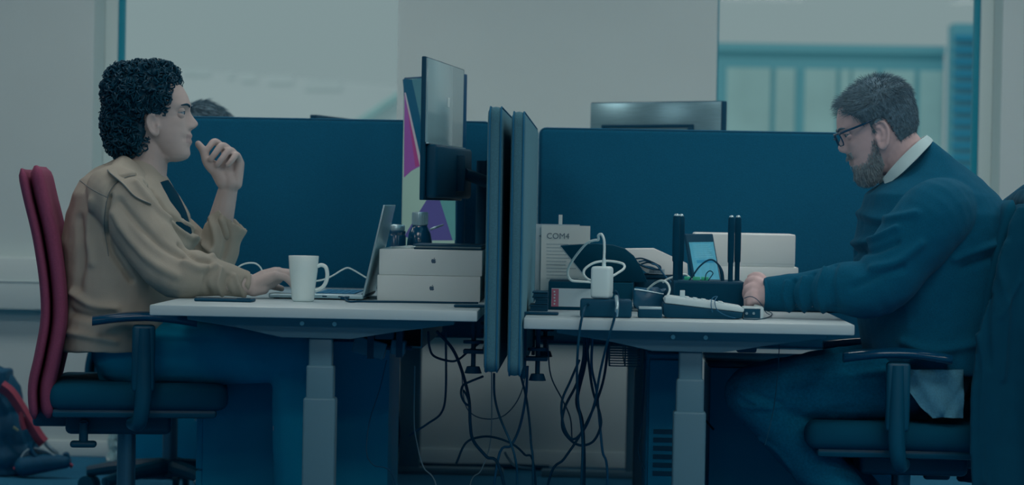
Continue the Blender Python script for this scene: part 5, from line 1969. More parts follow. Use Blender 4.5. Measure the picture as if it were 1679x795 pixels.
# ------------------------------------------------------------------ man with glasses in the navy sweater
def build_right_man():
    rng = random.Random(23)
    Y0 = YM
    EO = at(1441, 223, Y0 - .06); EO.y = Y0
    tilt = math.radians(26)
    # face towards -x, tipped forward
    MH = Matrix.Translation(EO) @ Matrix.Rotation(math.pi, 4, 'Z') @ Matrix.Rotation(tilt, 4, 'Y') @ Matrix.Scale(.98, 4)
    MI = MH.inverted()
    hipx, hipz = CHR.location.x + .01, .565
    prof = [(z, x) for z, x in PROFILE]
    body = head_mesh(1.12, .90, prof=prof, backk=1.0, back=[(-.094, .046), (-.086, .020), (-.07, -.020), (-.05, -.066), (-.03, -.094), (-.01, -.110), (.02, -.122), (.05, -.127), (.08, -.126), (.105, -.114), (.125, -.094), (.138, -.070), (.144, -.050), (.147, -.036)])
    for s in (-1, 1):
        ear_mesh(body, s, None, 1.12, .076, .006)
    head_local = body.copy()
    body.transform(MH)
    nb = at(1502, 285, Y0)
    nt_ = MH @ Vector((-.030, 0, -.01))
    tube(body, [nb + Vector((.03, 0, -.06)), nb, (nb + nt_) / 2, nt_], [.080, .068, .064, .062], 24, 5)
    ball(body, MH @ Vector((.028, 0, -.070)), (.045, .042, .030), 16, 10)
    tube(body, [(hipx + .02, Y0, hipz), at(1545, 500, Y0), at(1545, 400, Y0), at(1530, 340, Y0)], [.15, .16, .15, .12], 20, 4)
    sn, sf = at(1535, 352, Y0 - .19), at(1515, 352, Y0 + .19)
    sn.y, sf.y = Y0 - .195, Y0 + .195
    tube(body, [sn, at(1530, 345, Y0), sf], [.06, .09, .06], 16, 3)
    # near arm along the desk
    el = at(1432, 478, .235); wr = at(1262, 484, .285)
    capsule(body, [sn, el], [.055, .045], 14, 0)
    capsule(body, [el, (el + wr) / 2, wr], [.045, .038, .029], 14, 4)
    # near hand: palm turned in, fingers closing to the left, resting beside the router
    hy_ = .30
    for a, c, r0, r1 in (((1262, 480, 0), (1240, 462, .020), .024, .015), ((1262, 484, 0), (1236, 472, .008), .024, .0155), ((1262, 488, 0), (1236, 482, -.004), .023, .015),
                         ((1262, 492, 0), (1238, 490, -.014), .021, .014)):
        capsule(body, [at(a[0], a[1], hy_ + a[2]), at(c[0], c[1], hy_ + c[2])], [r0, r1], 12, 0)
    finger(body, [at(1240, 461, hy_ + .020), at(1229, 460, hy_ + .030), at(1224, 470, hy_ + .040), at(1226, 480, hy_ + .042)], .0115, .0085)
    finger(body, [at(1236, 471, hy_ + .008), at(1226, 472, hy_ + .014), at(1222.5, 483, hy_ + .026), at(1226, 491, hy_ + .034)], .0115, .0085)
    finger(body, [at(1236, 482, hy_ - .004), at(1227, 485, hy_ + .0), at(1225, 495, hy_ + .012), at(1229, 500, hy_ + .022)], .0110, .0082)
    finger(body, [at(1238, 490, hy_ - .014), at(1231, 495, hy_ - .012), at(1230, 502, hy_ - .002), at(1234, 505, hy_ + .008)], .0100, .0078)
    finger(body, [at(1258, 470, hy_ + .02), at(1248, 455, hy_ + .03), at(1238, 452, hy_ + .04), at(1230, 455, hy_ + .05)], .0135, .009)
    # far arm, mirrored and hidden behind the near one
    ef = at(1425, 470, .74); wf = at(1290, 488, .70)
    zmin_ = ZR + .04
    ef.z = max(ef.z, zmin_ + .03); wf.z = max(wf.z, zmin_ - .005)
    capsule(body, [sf, ef], [.055, .045], 14, 0); capsule(body, [ef, wf], [.045, .030], 14, 0)
    for k in range(4):
        p0 = wf + Vector((-.05, -.03 + k * .02, .004)); 
        capsule(body, [wf, p0], [.024, .015], 12, 0)
        finger(body, [p0, p0 + Vector((-.035, 0, .002)), p0 + Vector((-.058, 0, -.012)), p0 + Vector((-.068, 0, -.024))], .0105, .008)
    finger(body, [wf + Vector((-.01, -.02, -.004)), wf + Vector((-.045, -.05, -.006)), wf + Vector((-.07, -.056, -.012))], .013, .009)
    kn_px = {-1: (1232, 648), 1: (1250, 640)}
    legs = []
    for s in (-1, 1):
        hp = Vector((hipx - .03, Y0 + s * .095, hipz)); kq = at(*kn_px[s], Y0 + s * .12)
        kn_ = Vector((kq.x, Y0 + s * .12, hipz - .035)); an = Vector((kn_.x + .30, Y0 + s * .10, .215))
        legs.append((hp, kn_, an))
        capsule(body, [hp, kn_], [.078, .058], 16, 0); capsule(body, [kn_, an], [.058, .038], 16, 0)
        capsule(body, [an, an + Vector((-.06, 0, -.085))], [.034, .027], 12, 0)
    body = remesh(body, .0034, 3, .45)
    root = person_root('older bearded man with glasses and navy sweater leaning over the desk', body, M_SKIN2, (hipx, Y0, 0))
    W0 = WM[root]
    paint_faces(root, lambda c: (lambda q: q.x > .082 and abs(q.y) < .022 and -.042 < q.z < -.022)(MI @ (W0 @ c)), 1)
    eyes_and_brows(root, MH, M_HAIR2, 0, M_SKIN2)

    # ---- short hair: cap plus strands
    head_local.normal_update()
    bmesh.ops.recalc_face_normals(head_local, faces=head_local.faces[:])

    def hairline(q):
        """how far inside the hair region (>0 inside), head frame"""
        # crown / sides / back; forehead edge recedes at the temples
        front = .070 - .030 * max(0.0, min(1.0, (.12 - q.z) / .05))
        if q.z > .098:
            front = .052
        side_front = .030 if q.z > .045 else .012
        lim = min(front, side_front + max(0.0, (q.z - .06)) * .75)
        d1 = lim - q.x
        low = -.062 if q.x < -.045 else (.036 if q.x > -.030 else -.062 + (q.x + .045) / .015 * .098)
        if .004 < q.x < .022:
            low = .012
        d2 = q.z - low
        return min(d1, d2)
    cap = BM()
    hl = head_local.copy()
    keep = []
    for v in hl.verts:
        d = hairline(v.co)
        v.co += v.normal * (.0055 * max(0.0, min(1.0, d / .012)) - .0006)
    dv = [v for v in hl.verts if hairline(v.co) < -.002]
    bmesh.ops.delete(hl, geom=dv, context='VERTS')
    hl.transform(MH)
    samp = sample_mesh(head_local, 7500, lambda p, n: hairline(p) > 0 and rng.random() < (.55 if (p.z > .13 and -.06 < p.x < .01) else 1), rng)
    pts, drs, lens, bend = [], [], [], []
    R3 = MH.to_3x3().normalized()
    for p, n in samp:
        k_ = max(0.0, min(1.0, (p.x + .09) / .11))
        flow = Vector((.75, 0, .1)) * k_ + Vector((-.1, 0, -.9)) * (1 - k_)
        if p.z < .08 and p.x > -.04:
            flow = Vector((-.3, 0, -.8))
        tdir = (flow - n * flow.dot(n))
        d = (n * rng.uniform(.35, .8) + tdir * rng.uniform(.4, 1.0) + Vector((rng.uniform(-.25, .25), rng.uniform(-.25, .25), rng.uniform(-.25, .25)))).normalized()
        pts.append(MH @ (p + n * .003)); drs.append(R3 @ d)
        L = rng.uniform(.010, .020) if p.z > .07 else rng.uniform(.006, .011)
        if p.x > .03:
            L *= 1.4
        lens.append(L); bend.append(R3 @ (tdir * .4))
    st = strands(pts, drs, lens, .00075, bend=bend)
    merge(hl, st)
    part('hair', hl, M_HAIR2, root, world=True, smooth=70)

    # ---- beard
    def beard(q):
        if q.x < .016 or q.z > .022 or q.z < -.1:
            return -1
        edge = -.040 if q.x > .055 else -.040 + (.055 - q.x) / .04 * .055     # cheek line climbs to the sideburn
        d = edge - q.z
        if q.x > .070 and abs(q.y) < .030 and q.z < -.008 and q.z > -.022:        # moustache
            d = .024
        if q.x > .082 and abs(q.y) < .018 and -.040 < q.z < -.024:
            d = -1
        return d
    samp = sample_mesh(head_local, 4200, lambda p, n: beard(p) > 0 and rng.random() < min(1, beard(p) / .026) ** 1.4, rng)
    pts, drs, lens, bend = [], [], [], []
    bb_ = BM()
    for p, n in samp:
        d = (n * .55 + Vector((.15, 0, -.8)) + Vector((rng.uniform(-.3, .3), rng.uniform(-.3, .3), rng.uniform(-.3, .3)))).normalized()
        k = max(0, min(1, (-.03 - p.z) / .05)) * max(0, min(1, (p.x - .02) / .04))
        pts.append(MH @ p); drs.append(R3 @ d); lens.append((rng.uniform(.005, .009) + .017 * k) * min(1, .35 + beard(p) / .03) if False else rng.uniform(.004, .008) + .016 * k * rng.uniform(.6, 1)); bend.append(R3 @ Vector((-.1, 0, -.3)))
    st = strands(pts, drs, lens, .0009, bend=bend)
    ball(bb_, (.074, 0, -.086), (.022, .030, .028), 18, 12)
    for s in (-1, 1):
        ball(bb_, (.056, s * .022, -.078), (.022, .016, .018), 16, 10)
    bb_.transform(MH)
    bb_ = remesh(bb_, .004, 3)
    folds(bb_, [], .003, 90, 2)
    merge(bb_, st)
    part('beard', bb_, M_BEARD, root, world=True, smooth=70)
    head_local.free()

    # ---- glasses
    gl = BM()
    gx, gz = .1010, .034
    for s in (-1, 1):
        pr = rrect(.050, .034, .012, 5)
        path = [Vector((gx - abs(s * .033 + u) * .16, s * .034 + u, gz + v)) for u, v in pr]
        tube(gl, path + [path[0]], .0018, 8, 0, caps=False)
        tube(gl, [Vector((gx - .010, s * .060, gz + .014)), Vector((gx - .020, s * .074, gz + .015)), Vector((.03, s * .085, gz + .012)), Vector((-.002, s * .085, gz + .010)), Vector((-.026, s * .084, gz - .012))],
             [.0028, .0030, .0026, .0022, .0018], 8)
    tube(gl, [Vector((gx, -.010, gz + .004)), Vector((gx + .004, 0, gz + .007)), Vector((gx, .010, gz + .004))], .0018, 8)
    gl.transform(MH)
    g = part('glasses', gl, M_BLACK_GLOSS, root, world=True, smooth=70)
    ML_ = glass_mat('spectacle_lens', (.93, .97, .98), .10)
    for s in (-1, 1):
        b = BM()
        pr = rrect(.049, .033, .0115, 5)
        vs = [[Vector((gx - abs(s * .033 + u) * .16 + dx, s * .034 + u, gz + v)) for u, v in pr] for dx in (-.0006, .0006)]
        loft(b, vs); b.transform(MH)
        part('lens', b, ML_, g, world=True, smooth=0)

    # ---- sweater
    sw = BM()
    prof = [(232, 1528, 1518, .030), (250, 1553, 1504, .072), (270, 1578, 1482, .110), (290, 1602, 1460, .145), (305, 1619, 1440, .175), (320, 1635, 1420, .205), (350, 1659, 1410, .228), (400, 1672, 1402, .236), (450, 1676, 1400, .236), (500, 1672, 1402, .236),
            (560, 1660, 1412, .236), (606, 1648, 1424, .236)]
    dense = []
    for i in range(len(prof) - 1):
        for k in range(4):
            f = k / 4
            dense.append([a + (c - a) * f for a, c in zip(prof[i], prof[i + 1])])
    dense.append(list(prof[-1]))
    rings = []
    for y_, xb_, xf_, w in dense:
        pb_, pf_ = at(xb_, y_, Y0), at(xf_, y_, Y0)
        c = (pb_ + pf_) / 2; a = (pb_.x - pf_.x) / 2
        rings.append([Vector((c.x + a * math.copysign(abs(math.cos(t)) ** .85, math.cos(t)), Y0 + w * math.copysign(abs(math.sin(t)) ** .82, math.sin(t)), c.z))
                      for t in [2 * math.pi * k / 40 for k in range(40)]])
    loft(sw, list(reversed(rings)))
    tube(sw, [at(1560, 352, Y0 - .10), sn + Vector((-.006, -.012, -.004)), sn * .55 + el * .45 + Vector((.0, -.010, .006)), el + Vector((.008, 0, .010)), el * .72 + wr * .28 + Vector((0, 0, .012)), el * .42 + wr * .58 + Vector((0, 0, .008)), wr + Vector((.012, 0, .004)), wr + Vector((-.012, 0, .002))],
         [.088, .094, .088, .074, .066, .052, .045, .040], 28, 6)
    ball(sw, el + Vector((.004, 0, .010)), .072, 20, 14)
    tube(sw, [sf, sf * .5 + ef * .5, ef, ef * .5 + wf * .5, wf], [.09, .082, .068, .055, .042], 24, 5)
    sw = remesh(sw, .0046, 5, .5)
    ridges = [([(1290, 462), (1286, 485), (1296, 512)], .005, .006), ([(1303, 460), (1298, 485), (1308, 514)], .005, -.007), ([(1318, 455), (1312, 480), (1320, 514)], .006, .007),
              ([(1334, 448), (1326, 478), (1334, 514)], .006, -.006), ([(1352, 440), (1342, 475), (1352, 516)], .007, .007), ([(1375, 420), (1364, 460), (1372, 515)], .008, -.006),
              ([(1390, 400), (1430, 395), (1470, 375)], .010, .010), ([(1385, 415), (1430, 412), (1470, 398)], .009, -.008), ([(1410, 350), (1450, 360), (1500, 350)], .012, .008),
              ([(1430, 440), (1470, 430), (1510, 400)], .012, .007), ([(1400, 470), (1440, 452), (1480, 440)], .010, -.006), ([(1566, 425), (1600, 412), (1640, 400)], .010, .007),
              ([(1580, 440), (1620, 426), (1650, 418)], .010, -.006), ([(1480, 560), (1530, 575), (1600, 565)], .012, .007)]
    folds(sw, [(a, w, h * 1.4) for a, w, h in ridges], .004, 13.0, 8.0)
    swo = part('sweater', sw, M_SWEATER, root, world=True, smooth=180)
    b = BM()
    rr = [ring(wr + Vector((-.014 + k * .012, 0, .002)), Vector((1, 0, .02)), .041 + .0015 * (k % 2), .041 + .0015 * (k % 2), (0, 0, 1), 28) for k in range(3)]
    loft(b, rr, True, False); part('cuff', b, M_SWEATER, swo, world=True, smooth=80)
    # white shirt collar standing out of the sweater neck
    for s in (-1, 1):
        b = BM()
        up_ = [at(1519, 222, Y0), at(1500, 233, Y0), at(1475, 255, Y0), at(1455, 277, Y0), at(1444, 293, Y0)]
        lo_ = [at(1529, 231, Y0), at(1514, 243, Y0), at(1491, 265, Y0), at(1468, 287, Y0), at(1447, 305, Y0)]
        ou = [.012, .066, .082, .076, .050]; ol = [.014, .082, .108, .104, .066]
        A_ = catmull([Vector((p.x, Y0 + s * o_, p.z)) for p, o_ in zip(up_, ou)], 6)
        B_ = catmull([Vector((p.x, Y0 + s * o_, p.z)) for p, o_ in zip(lo_, ol)], 6)
        rings = []
        for a, c in zip(A_, B_):
            nrm = Vector((0, s, .35)).normalized() * .002
            rings.append([a - nrm, a + nrm, (a + c) / 2 + nrm * 2.2, c + nrm, c - nrm, (a + c) / 2 - nrm])
        loft(b, rings); bmesh.ops.recalc_face_normals(b, faces=b.faces[:])
        part('shirt_collar', b, M_SHIRT, root, world=True, smooth=50)
    # shirt tail hanging under the sweater, over the seat edge
    ys = Y0 - .246
    poly = [(1476, 604), (1500, 606), (1580, 606), (1580, 686), (1545, 684), (1530, 686), (1510, 668), (1490, 640), (1478, 618)]
    pp = [at(u, v, ys) for u, v in poly]
    b = BM(); prism(b, [(p.x, p.z) for p in pp], ys, ys + .006, lambda u, v, d: Vector((u, d, v)))
    bmesh.ops.triangulate(b, faces=b.faces[:])
    bmesh.ops.subdivide_edges(b, edges=b.edges[:], cuts=5, use_grid_fill=True)
    for v in b.verts:
        v.co.y += .007 * math.sin(v.co.x * 80 + v.co.z * 55) + .004 * math.sin(v.co.x * 150 - v.co.z * 90)
    part('shirt_tail', b, M_CHECK, root, world=True, smooth=80)
    # jeans and shoes
    tr = BM()
    tube(tr, [(hipx + .05, Y0, hipz - .01), (hipx - .08, Y0, hipz)], [.135, .14], 24, 0)
    for hp, kn_, an in legs:
        capsule(tr, [hp, (hp + kn_) / 2, kn_], [.098, .088, .070], 22, 4)
        capsule(tr, [kn_, (kn_ + an) / 2, an], [.071, .066, .056], 22, 4)
    tr = remesh(tr, .006, 4)
    folds(tr, [([(1210, 640), (1230, 655), (1262, 670)], .006, .006), ([(1222, 632), (1245, 648), (1280, 660)], .006, -.006), ([(1215, 665), (1240, 668), (1275, 668)], .006, .005),
               ([(1245, 720), (1280, 745), (1310, 790)], .008, .005)], .004, 18, 5.0)
    part('jeans', tr, M_JEANS, root, world=True, smooth=180)
    for hp, kn_, an in legs:
        b = BM(); shoe(b, (an.x + .02, an.y, an.z - .135), (-1, 0, 0)); part('shoe', b, M_SHOE, root, world=True, smooth=60)
    return root


MAN_R = build_right_man()


# ------------------------------------------------------------------ person at the desk behind the left screen, only the hair shows
def build_back_person():
    rng = random.Random(5)
    Y0 = 2.25
    top = at(345, 168, Y0)
    EO = Vector((top.x - .012, Y0, top.z - .158))
    MH = Matrix.Translation(EO) @ Matrix.Rotation(math.radians(10), 4, 'Y')
    hx_, hz_ = EO.x - .12, .58
    body = head_mesh()
    for s in (-1, 1):
        ear_mesh(body, s)
    hl = body.copy(); hl.normal_update()
    bmesh.ops.recalc_face_normals(hl, faces=hl.faces[:])
    body.transform(MH)
    sh = EO + Vector((-.05, 0, -.24))
    tube(body, [sh + Vector((0, 0, .02)), sh + Vector((.015, 0, .09)), MH @ Vector((-.02, 0, -.02))], [.075, .058, .055], 20, 4)
    arms = []
    for s in (-1, 1):
        a0 = sh + Vector((0, s * .17, -.02)); a1 = Vector((sh.x + .16, Y0 + s * .22, ZR + .06)); a2 = Vector((sh.x + .40, Y0 + s * .12, ZR + .04))
        arms.append((a0, a1, a2))
        capsule(body, [a0, a1], [.05, .042], 12, 0); capsule(body, [a1, a2], [.042, .027], 12, 0)
        for k in range(4):
            p = a2 + Vector((.05, (-.024 + k * .016), .004))
            capsule(body, [a2, p], [.022, .013], 10, 0)
            finger(body, [p, p + Vector((.035, 0, 0)), p + Vector((.06, 0, -.02))], .010, .008)
        finger(body, [a2 + Vector((.015, -s * .02, 0)), a2 + Vector((.05, -s * .045, -.006)), a2 + Vector((.07, -s * .05, -.012))], .012, .009)
    tube(body, [(hx_, Y0, hz_), (hx_ + .01, Y0, .75), sh], [.14, .13, .10], 20, 4)
    tube(body, [a[0] for a in arms], [.06, .06], 14, 0)
    legs = []
    for s in (-1, 1):
        h0 = Vector((hx_ + .03, Y0 + s * .09, hz_)); k0 = Vector((hx_ + .47, Y0 + s * .1, hz_ - .03)); n0 = Vector((hx_ + .46, Y0 + s * .1, .1))
        legs.append((h0, k0, n0))
        capsule(body, [h0, k0], [.07, .055], 14, 0); capsule(body, [k0, n0], [.055, .036], 14, 0)
    body = remesh(body, .005, 3)
    root = person_root('person behind the left back screen, only brown hair showing above it', body, M_SKIN, (hx_, Y0, 0))
    eyes_and_brows(root, MH, M_HAIR2)
    def inside(q):
        return min(.055 - q.x - max(0, .10 - q.z) * .5, q.z - (.0 if q.x < -.03 else .04))
    for v in hl.verts:
        v.co += v.normal * .012 * max(0, min(1, inside(v.co) / .02))
    samp = sample_mesh(hl, 1800, lambda p, n: inside(p) > 0, rng)
    bmesh.ops.delete(hl, geom=[v for v in hl.verts if inside(v.co) < 0], context='VERTS')
    hl.transform(MH)
    R3 = MH.to_3x3()
    pts, drs, lens = [], [], []
    for p, n in samp:
        fl = Vector((.8, .3, -.5)); td = fl - n * fl.dot(n)
        pts.append(MH @ (p + n * .001)); drs.append(R3 @ (td.normalized() + n * rng.uniform(.02, .22)).normalized()); lens.append(rng.uniform(.02, .04))
    merge(hl, strands(pts, drs, lens, .0012))
    part('hair', hl, M_HAIR2, root, world=True, smooth=70)
    sw = BM()
    tube(sw, [(hx_, Y0, hz_ - .02), (hx_ + .005, Y0, .72), sh + Vector((0, 0, -.10)), sh + Vector((0, 0, -.01)), sh + Vector((.005, 0, .04))], [.17, .165, .17, .13, .075], 24, 5)
    for a0, a1, a2 in arms:
        tube(sw, [a0, (a0 + a1) / 2, a1, (a1 + a2) / 2, a2 + Vector((-.02, 0, 0))], [.075, .068, .058, .048, .038], 18, 4)
    tube(sw, [a[0] for a in arms], [.07, .07], 14, 0)
    part('sweater', remesh(sw, .008, 4), M_SWEATER, root, world=True, smooth=180)
    tr = BM()
    for h0, k0, n0 in legs:
        capsule(tr, [h0, k0], [.09, .066], 18, 0); capsule(tr, [k0, n0], [.066, .054], 18, 0)
    part('trousers', remesh(tr, .009, 4), M_TROUSER, root, world=True, smooth=180)
    for h0, k0, n0 in legs:
        b = BM(); shoe(b, (n0.x - .02, n0.y, 0), (1, 0, 0)); part('shoe', b, M_SHOE, root, world=True, smooth=60)
    ch = make_chair('dark office chair under the person behind the left back screen', M_CHAIRFAB, -.06)
    place(ch, (hx_ + .015, Y0, 0))
    return root


build_back_person()
# ------------------------------------------------------------------ coat over the right chair
def build_coat():
    rng = random.Random(4)
    lv = [(338, 1668, 1690), (362, 1655, 1706), (400, 1648, 1716), (450, 1632, 1722), (500, 1616, 1726), (550, 1603, 1730), (600, 1595, 1732), (660, 1591, 1734), (730, 1590, 1736), (800, 1592, 1738), (840, 1596, 1738)]
    c = BM()
    rings = []
    for i, (py, pf, pbk) in enumerate(lv):
        f = i / (len(lv) - 1)
        yn_ = .215 - .055 * min(1, f * 2.2)
        yf_ = .785 + .05 * min(1, f * 2.2)
        p0 = at(pf, py, yn_); xb = at(pbk, py, .5).x
        z = p0.z
        xf = p0.x
        path = catmull([Vector((xf, yn_, 0)), Vector(((xf + xb) / 2, yn_ - .006, 0)), Vector((xb - .03, yn_ + .02, 0)), Vector((xb, .36, 0)), Vector((xb + .006, .5, 0)), Vector((xb, .64, 0)), Vector((xb - .03, yf_ - .02, 0)),
                        Vector(((xf + xb) / 2 + .02, yf_, 0)), Vector((xf + .06, yf_, 0))], 8)
        n = len(path)
        outer, inner = [], []
        for k, p in enumerate(path):
            t = (path[min(k + 1, n - 1)] - path[max(k - 1, 0)]).normalized()
            nr = Vector((t.y, -t.x, 0))
            w = (.010 * math.sin(k * .55 + f * 2.5) + .006 * math.sin(k * 1.27 - f * 4)) * min(1, f * 2)
            outer.append(Vector((p.x, p.y, z)) + nr * (.012 + w)); inner.append(Vector((p.x, p.y, z)) + nr * (-.006 + w))
        rings.append(outer + list(reversed(inner)))
    loft(c, rings)
    xt = at(1690, 345, .5).x
    zt_ = at(1680, 340, .5).z
    tube(c, [(xt - .015, .23, zt_ - .03), (xt - .005, .34, zt_ + .004), (xt, .5, zt_ + .012), (xt - .005, .66, zt_ + .004), (xt - .015, .77, zt_ - .03)], [.030, .040, .044, .040, .030], 18, 5)
    c = remesh(c, .0065, 3)
    folds(c, [([(1604, 550), (1612, 600), (1608, 680), (1612, 790)], .008, .008), ([(1625, 470), (1618, 520), (1622, 600)], .008, -.008), ([(1650, 400), (1640, 440), (1650, 500), (1645, 620)], .010, .008),
              ([(1672, 462), (1655, 490), (1640, 520)], .006, .007)], .005, 11, 6)
    t = thing('coat', 'dark coat hung over the back of the right office chair', 'coat', (xt, .5, zt_ - .6))
    co = part('coat_body', c, mat('dark_coat', (2, 39, 55), 0.95, 0.08, bump=0.2, bscale=200, sheen=0.08), t, world=True, smooth=180)
    b = BM(); tube(b, [(xt - .03, .30, zt_ + .012), (xt + .0, .5, zt_ + .050), (xt - .03, .70, zt_ + .012)], [.012, .018, .012], 12, 6)
    part('collar', b, M_SWEATER, t, world=True, smooth=80)


build_coat()


# ------------------------------------------------------------------ backpack by the wall
def build_backpack():
    Yb = 2.86
    M_BAG = mat('black_nylon', (3, 50, 72), 0.6, 0.3, var=0.1, scale=60)
    M_BAGRED = mat('red_nylon', (104, 48, 62), 0.7, 0.2)
    M_BAGGREY = mat('grey_webbing', (92, 112, 120), 0.7, 0.2)
    g = at(30, 778, Yb)
    t = thing('backpack', 'black and red backpack slumped on the carpet at the left wall', 'backpack', (g.x, Yb, 0))

    def e(px, py, Y, r, b):
        ball(b, at(px, py, Y), r, 20, 14)
    b = BM()
    e(-15, 715, Yb, (.17, .13, .13), b); e(-20, 660, Yb, (.13, .12, .14), b); e(5, 745, Yb, (.14, .14, .075), b); e(-30, 770, Yb, (.20, .14, .05), b)
    bd = remesh(b, .007, 4)
    for v in bd.verts:
        v.co.z = max(v.co.z, .002)
    folds(bd, [([(-10, 640), (20, 690), (45, 740)], .012, .008), ([(10, 720), (40, 750), (60, 765)], .010, -.01)], .008, 14, 2)
    for v in bd.verts:
        v.co.z = max(v.co.z, .002)
    body = part('body', bd, M_BAG, t, world=True, smooth=180)
    b = BM(); box(b, at(-20, 640, Yb - .10) + Vector((0, 0, 0)), at(19, 604, Yb) + Vector((0, .04, 0)), .012, 3)
    part('top_flap', b, M_BAG, t, world=True)

    def strap(pts, w, mt, nm, par=t, th=.005):
        P = catmull(pts, 6)
        bb = BM(); rings = []
        for i, p in enumerate(P):
            tt = (P[min(i + 1, len(P) - 1)] - P[max(i - 1, 0)]).normalized()
            sd = Vector((0, 1, 0)); nn = tt.cross(sd).normalized()
            sd = (sd + Vector((tt.z, 0, -tt.x)) * .8).normalized(); nn = tt.cross(sd).normalized()
            rings.append([p + sd * (w / 2) + nn * th, p - sd * (w / 2) + nn * th, p - sd * (w / 2) - nn * th, p + sd * (w / 2) - nn * th])
        loft(bb, rings); bmesh.ops.recalc_face_normals(bb, faces=bb.faces[:])
        return part(nm, bb, mt, par, world=True, smooth=40)
    ys = Yb - .13
    s1 = strap([at(3, 633, ys), at(18, 645, ys), at(34, 668, ys), at(50, 694, ys), at(64, 716, ys), at(72, 726, ys)], .055, M_BAGRED, 'shoulder_strap', th=.010)
    b = BM(); q = at(46, 678, ys - .012); lathe(b, [(.010, -.003), (.016, -.003), (.016, .003), (.010, .003), (.010, -.003)], q, 18, cap0=False, cap1=False, M=Matrix.Rotation(math.radians(90), 3, 'X').to_4x4().to_3x3())
    part('buckle', b, M_BAGGREY, s1, world=True)
    strap([at(35, 672, ys), at(36, 690, ys - .01), at(40, 704, ys - .01)], .022, M_BAGRED, 'red_tab')
    strap([at(22, 700, ys), at(30, 706, ys)], .012, mat('yellow_thread', (112, 118, 96), 0.8), 'yellow_tag', th=.002)
    strap([at(74, 726, ys), at(84, 736, ys), at(93, 744, ys + .02), at(92, 752, ys + .03)], .018, M_BAGGREY, 'webbing')
    strap([at(54, 722, ys), at(50, 736, ys - .01), at(58, 750, ys - .01)], .030, M_BAG, 'side_strap')
    strap([at(36, 758, ys), at(44, 744, ys), at(56, 738, ys), at(76, 742, ys), at(90, 750, ys), at(104, 756, ys)], .03, M_BAGGREY, 'grey_strap', th=.003)
    b = BM()
    p0, p1 = at(40, 764, ys), at(106, 757, ys)
    p0.z = max(p0.z, .036); p1.z = max(p1.z, .03)
    capsule(b, [p0, (p0 + p1) / 2 + Vector((0, 0, .004)), p1], [.036, .034, .024], 16, 5); part('padded_hip_belt', b, M_BAG, t, world=True, smooth=80)
    strap([at(104, 746, ys), at(110, 744, ys), at(112, 752, ys)], .012, M_BAG, 'belt_loop')
    strap([at(112, 753, ys), at(113, 760, ys), at(119, 765, ys)], .022, M_BAGRED, 'red_belt_tip', th=.003)
    strap([at(28, 770, ys), at(32, 760, ys)], .03, M_BAGRED, 'red_piping_tab')


build_backpack()

# ------------------------------------------------------------------ crumpled plastic bag behind the left chair
ypb = 3.05
b = BM()
c0 = at(197, 765, ypb); c0.z = 0
rng = random.Random(2)
rings = []
for k in range(9):
    f = k / 8
    z = .004 + .135 * f
    r = .055 * (1 - .35 * f) * (1 + .15 * math.sin(f * 9))
    rings.append([Vector((c0.x + (r * .8 + .012 * math.sin(a * 5 + f * 7)) * math.cos(a), c0.y + (r + .012 * math.cos(a * 4 + f * 5)) * math.sin(a), z + .006 * math.sin(a * 7 + f * 3)))
                  for a in [2 * math.pi * q / 36 for q in range(36)]])
loft(b, rings)
co = [v for v in b.verts]
for v in co:
    d = Vector((noise.noise(v.co * 40), noise.noise(v.co * 40 + Vector((9, 0, 0))), 0)) * .010
    v.co += d
    v.co.z = max(v.co.z, .001)
bmesh.ops.recalc_face_normals(b, faces=b.faces[:])
solo('plastic_bag', b, mat('crinkled_clear_plastic', (98, 126, 130), 0.2, 0.6, var=0.25, scale=60), 'crumpled pale plastic bag on the floor behind the red chair', 'bag', smooth=25)

# ------------------------------------------------------------------ under the desks: tray, bricks, wire basket, cables
t = thing('cable_tray', 'dark cable tray hanging under the desk with the white boxes', 'tray', (-.46, .7, ZL - DT - .08))
b = BM(); box(b, (-.585, .30, ZL - DT - .085), (-.43, 1.15, ZL - DT - .080)); part('bottom', b, M_LEG, t, world=True, smooth=0)
b = BM()
for x in (-.585, -.433):
    box(b, (x, .30, ZL - DT - .080), (x + .003, 1.15, ZL - DT - .055 if x < -.5 else ZL - DT - .001))
part('side_flanges', b, M_LEG, t, world=True, smooth=0)
M_BRICK = mat('grey_power_brick', (30, 70, 88), 0.5, 0.3)
for k, (pa, pb, qa, qb, yy_, rot, lab) in enumerate(((578, 632, 556, 584, .24, 14, 'larger grey power brick strapped under the left desk'), (640, 664, 558, 582, .24, 8, 'smaller grey power brick strapped under the left desk'))):
    lo, hi = pbox(pa, pb, qa, qb, yy_, .05)
    c_ = Vector(((lo[0] + hi[0]) / 2, yy_ + .02, (lo[2] + hi[2]) / 2))
    t = thing('power_brick', lab, 'adapter', c_, group='power bricks under the left desk')
    Mr = Matrix.Translation(c_) @ Matrix.Rotation(math.radians(rot), 4, 'Y') @ Matrix.Translation(-c_)
    b = BM(); box(b, lo, hi, .005, 3, M=Mr); part('housing', b, M_BRICK, t, world=True)
    b = BM(); cyl(b, c_ + Vector((hi[0] - c_.x - .002, 0, 0)), c_ + Vector((hi[0] - c_.x + .016, 0, -.003)), .005, 10); part('strain_relief', b, M_BLACK, t, world=True)
    b = BM(); box(b, (c_.x - .004, yy_ - .002, lo[2] - .006), (c_.x + .012, yy_ + .054, ZL - DT - .002), M=None); part('strap', b, M_BLACK, t, world=True, smooth=0)

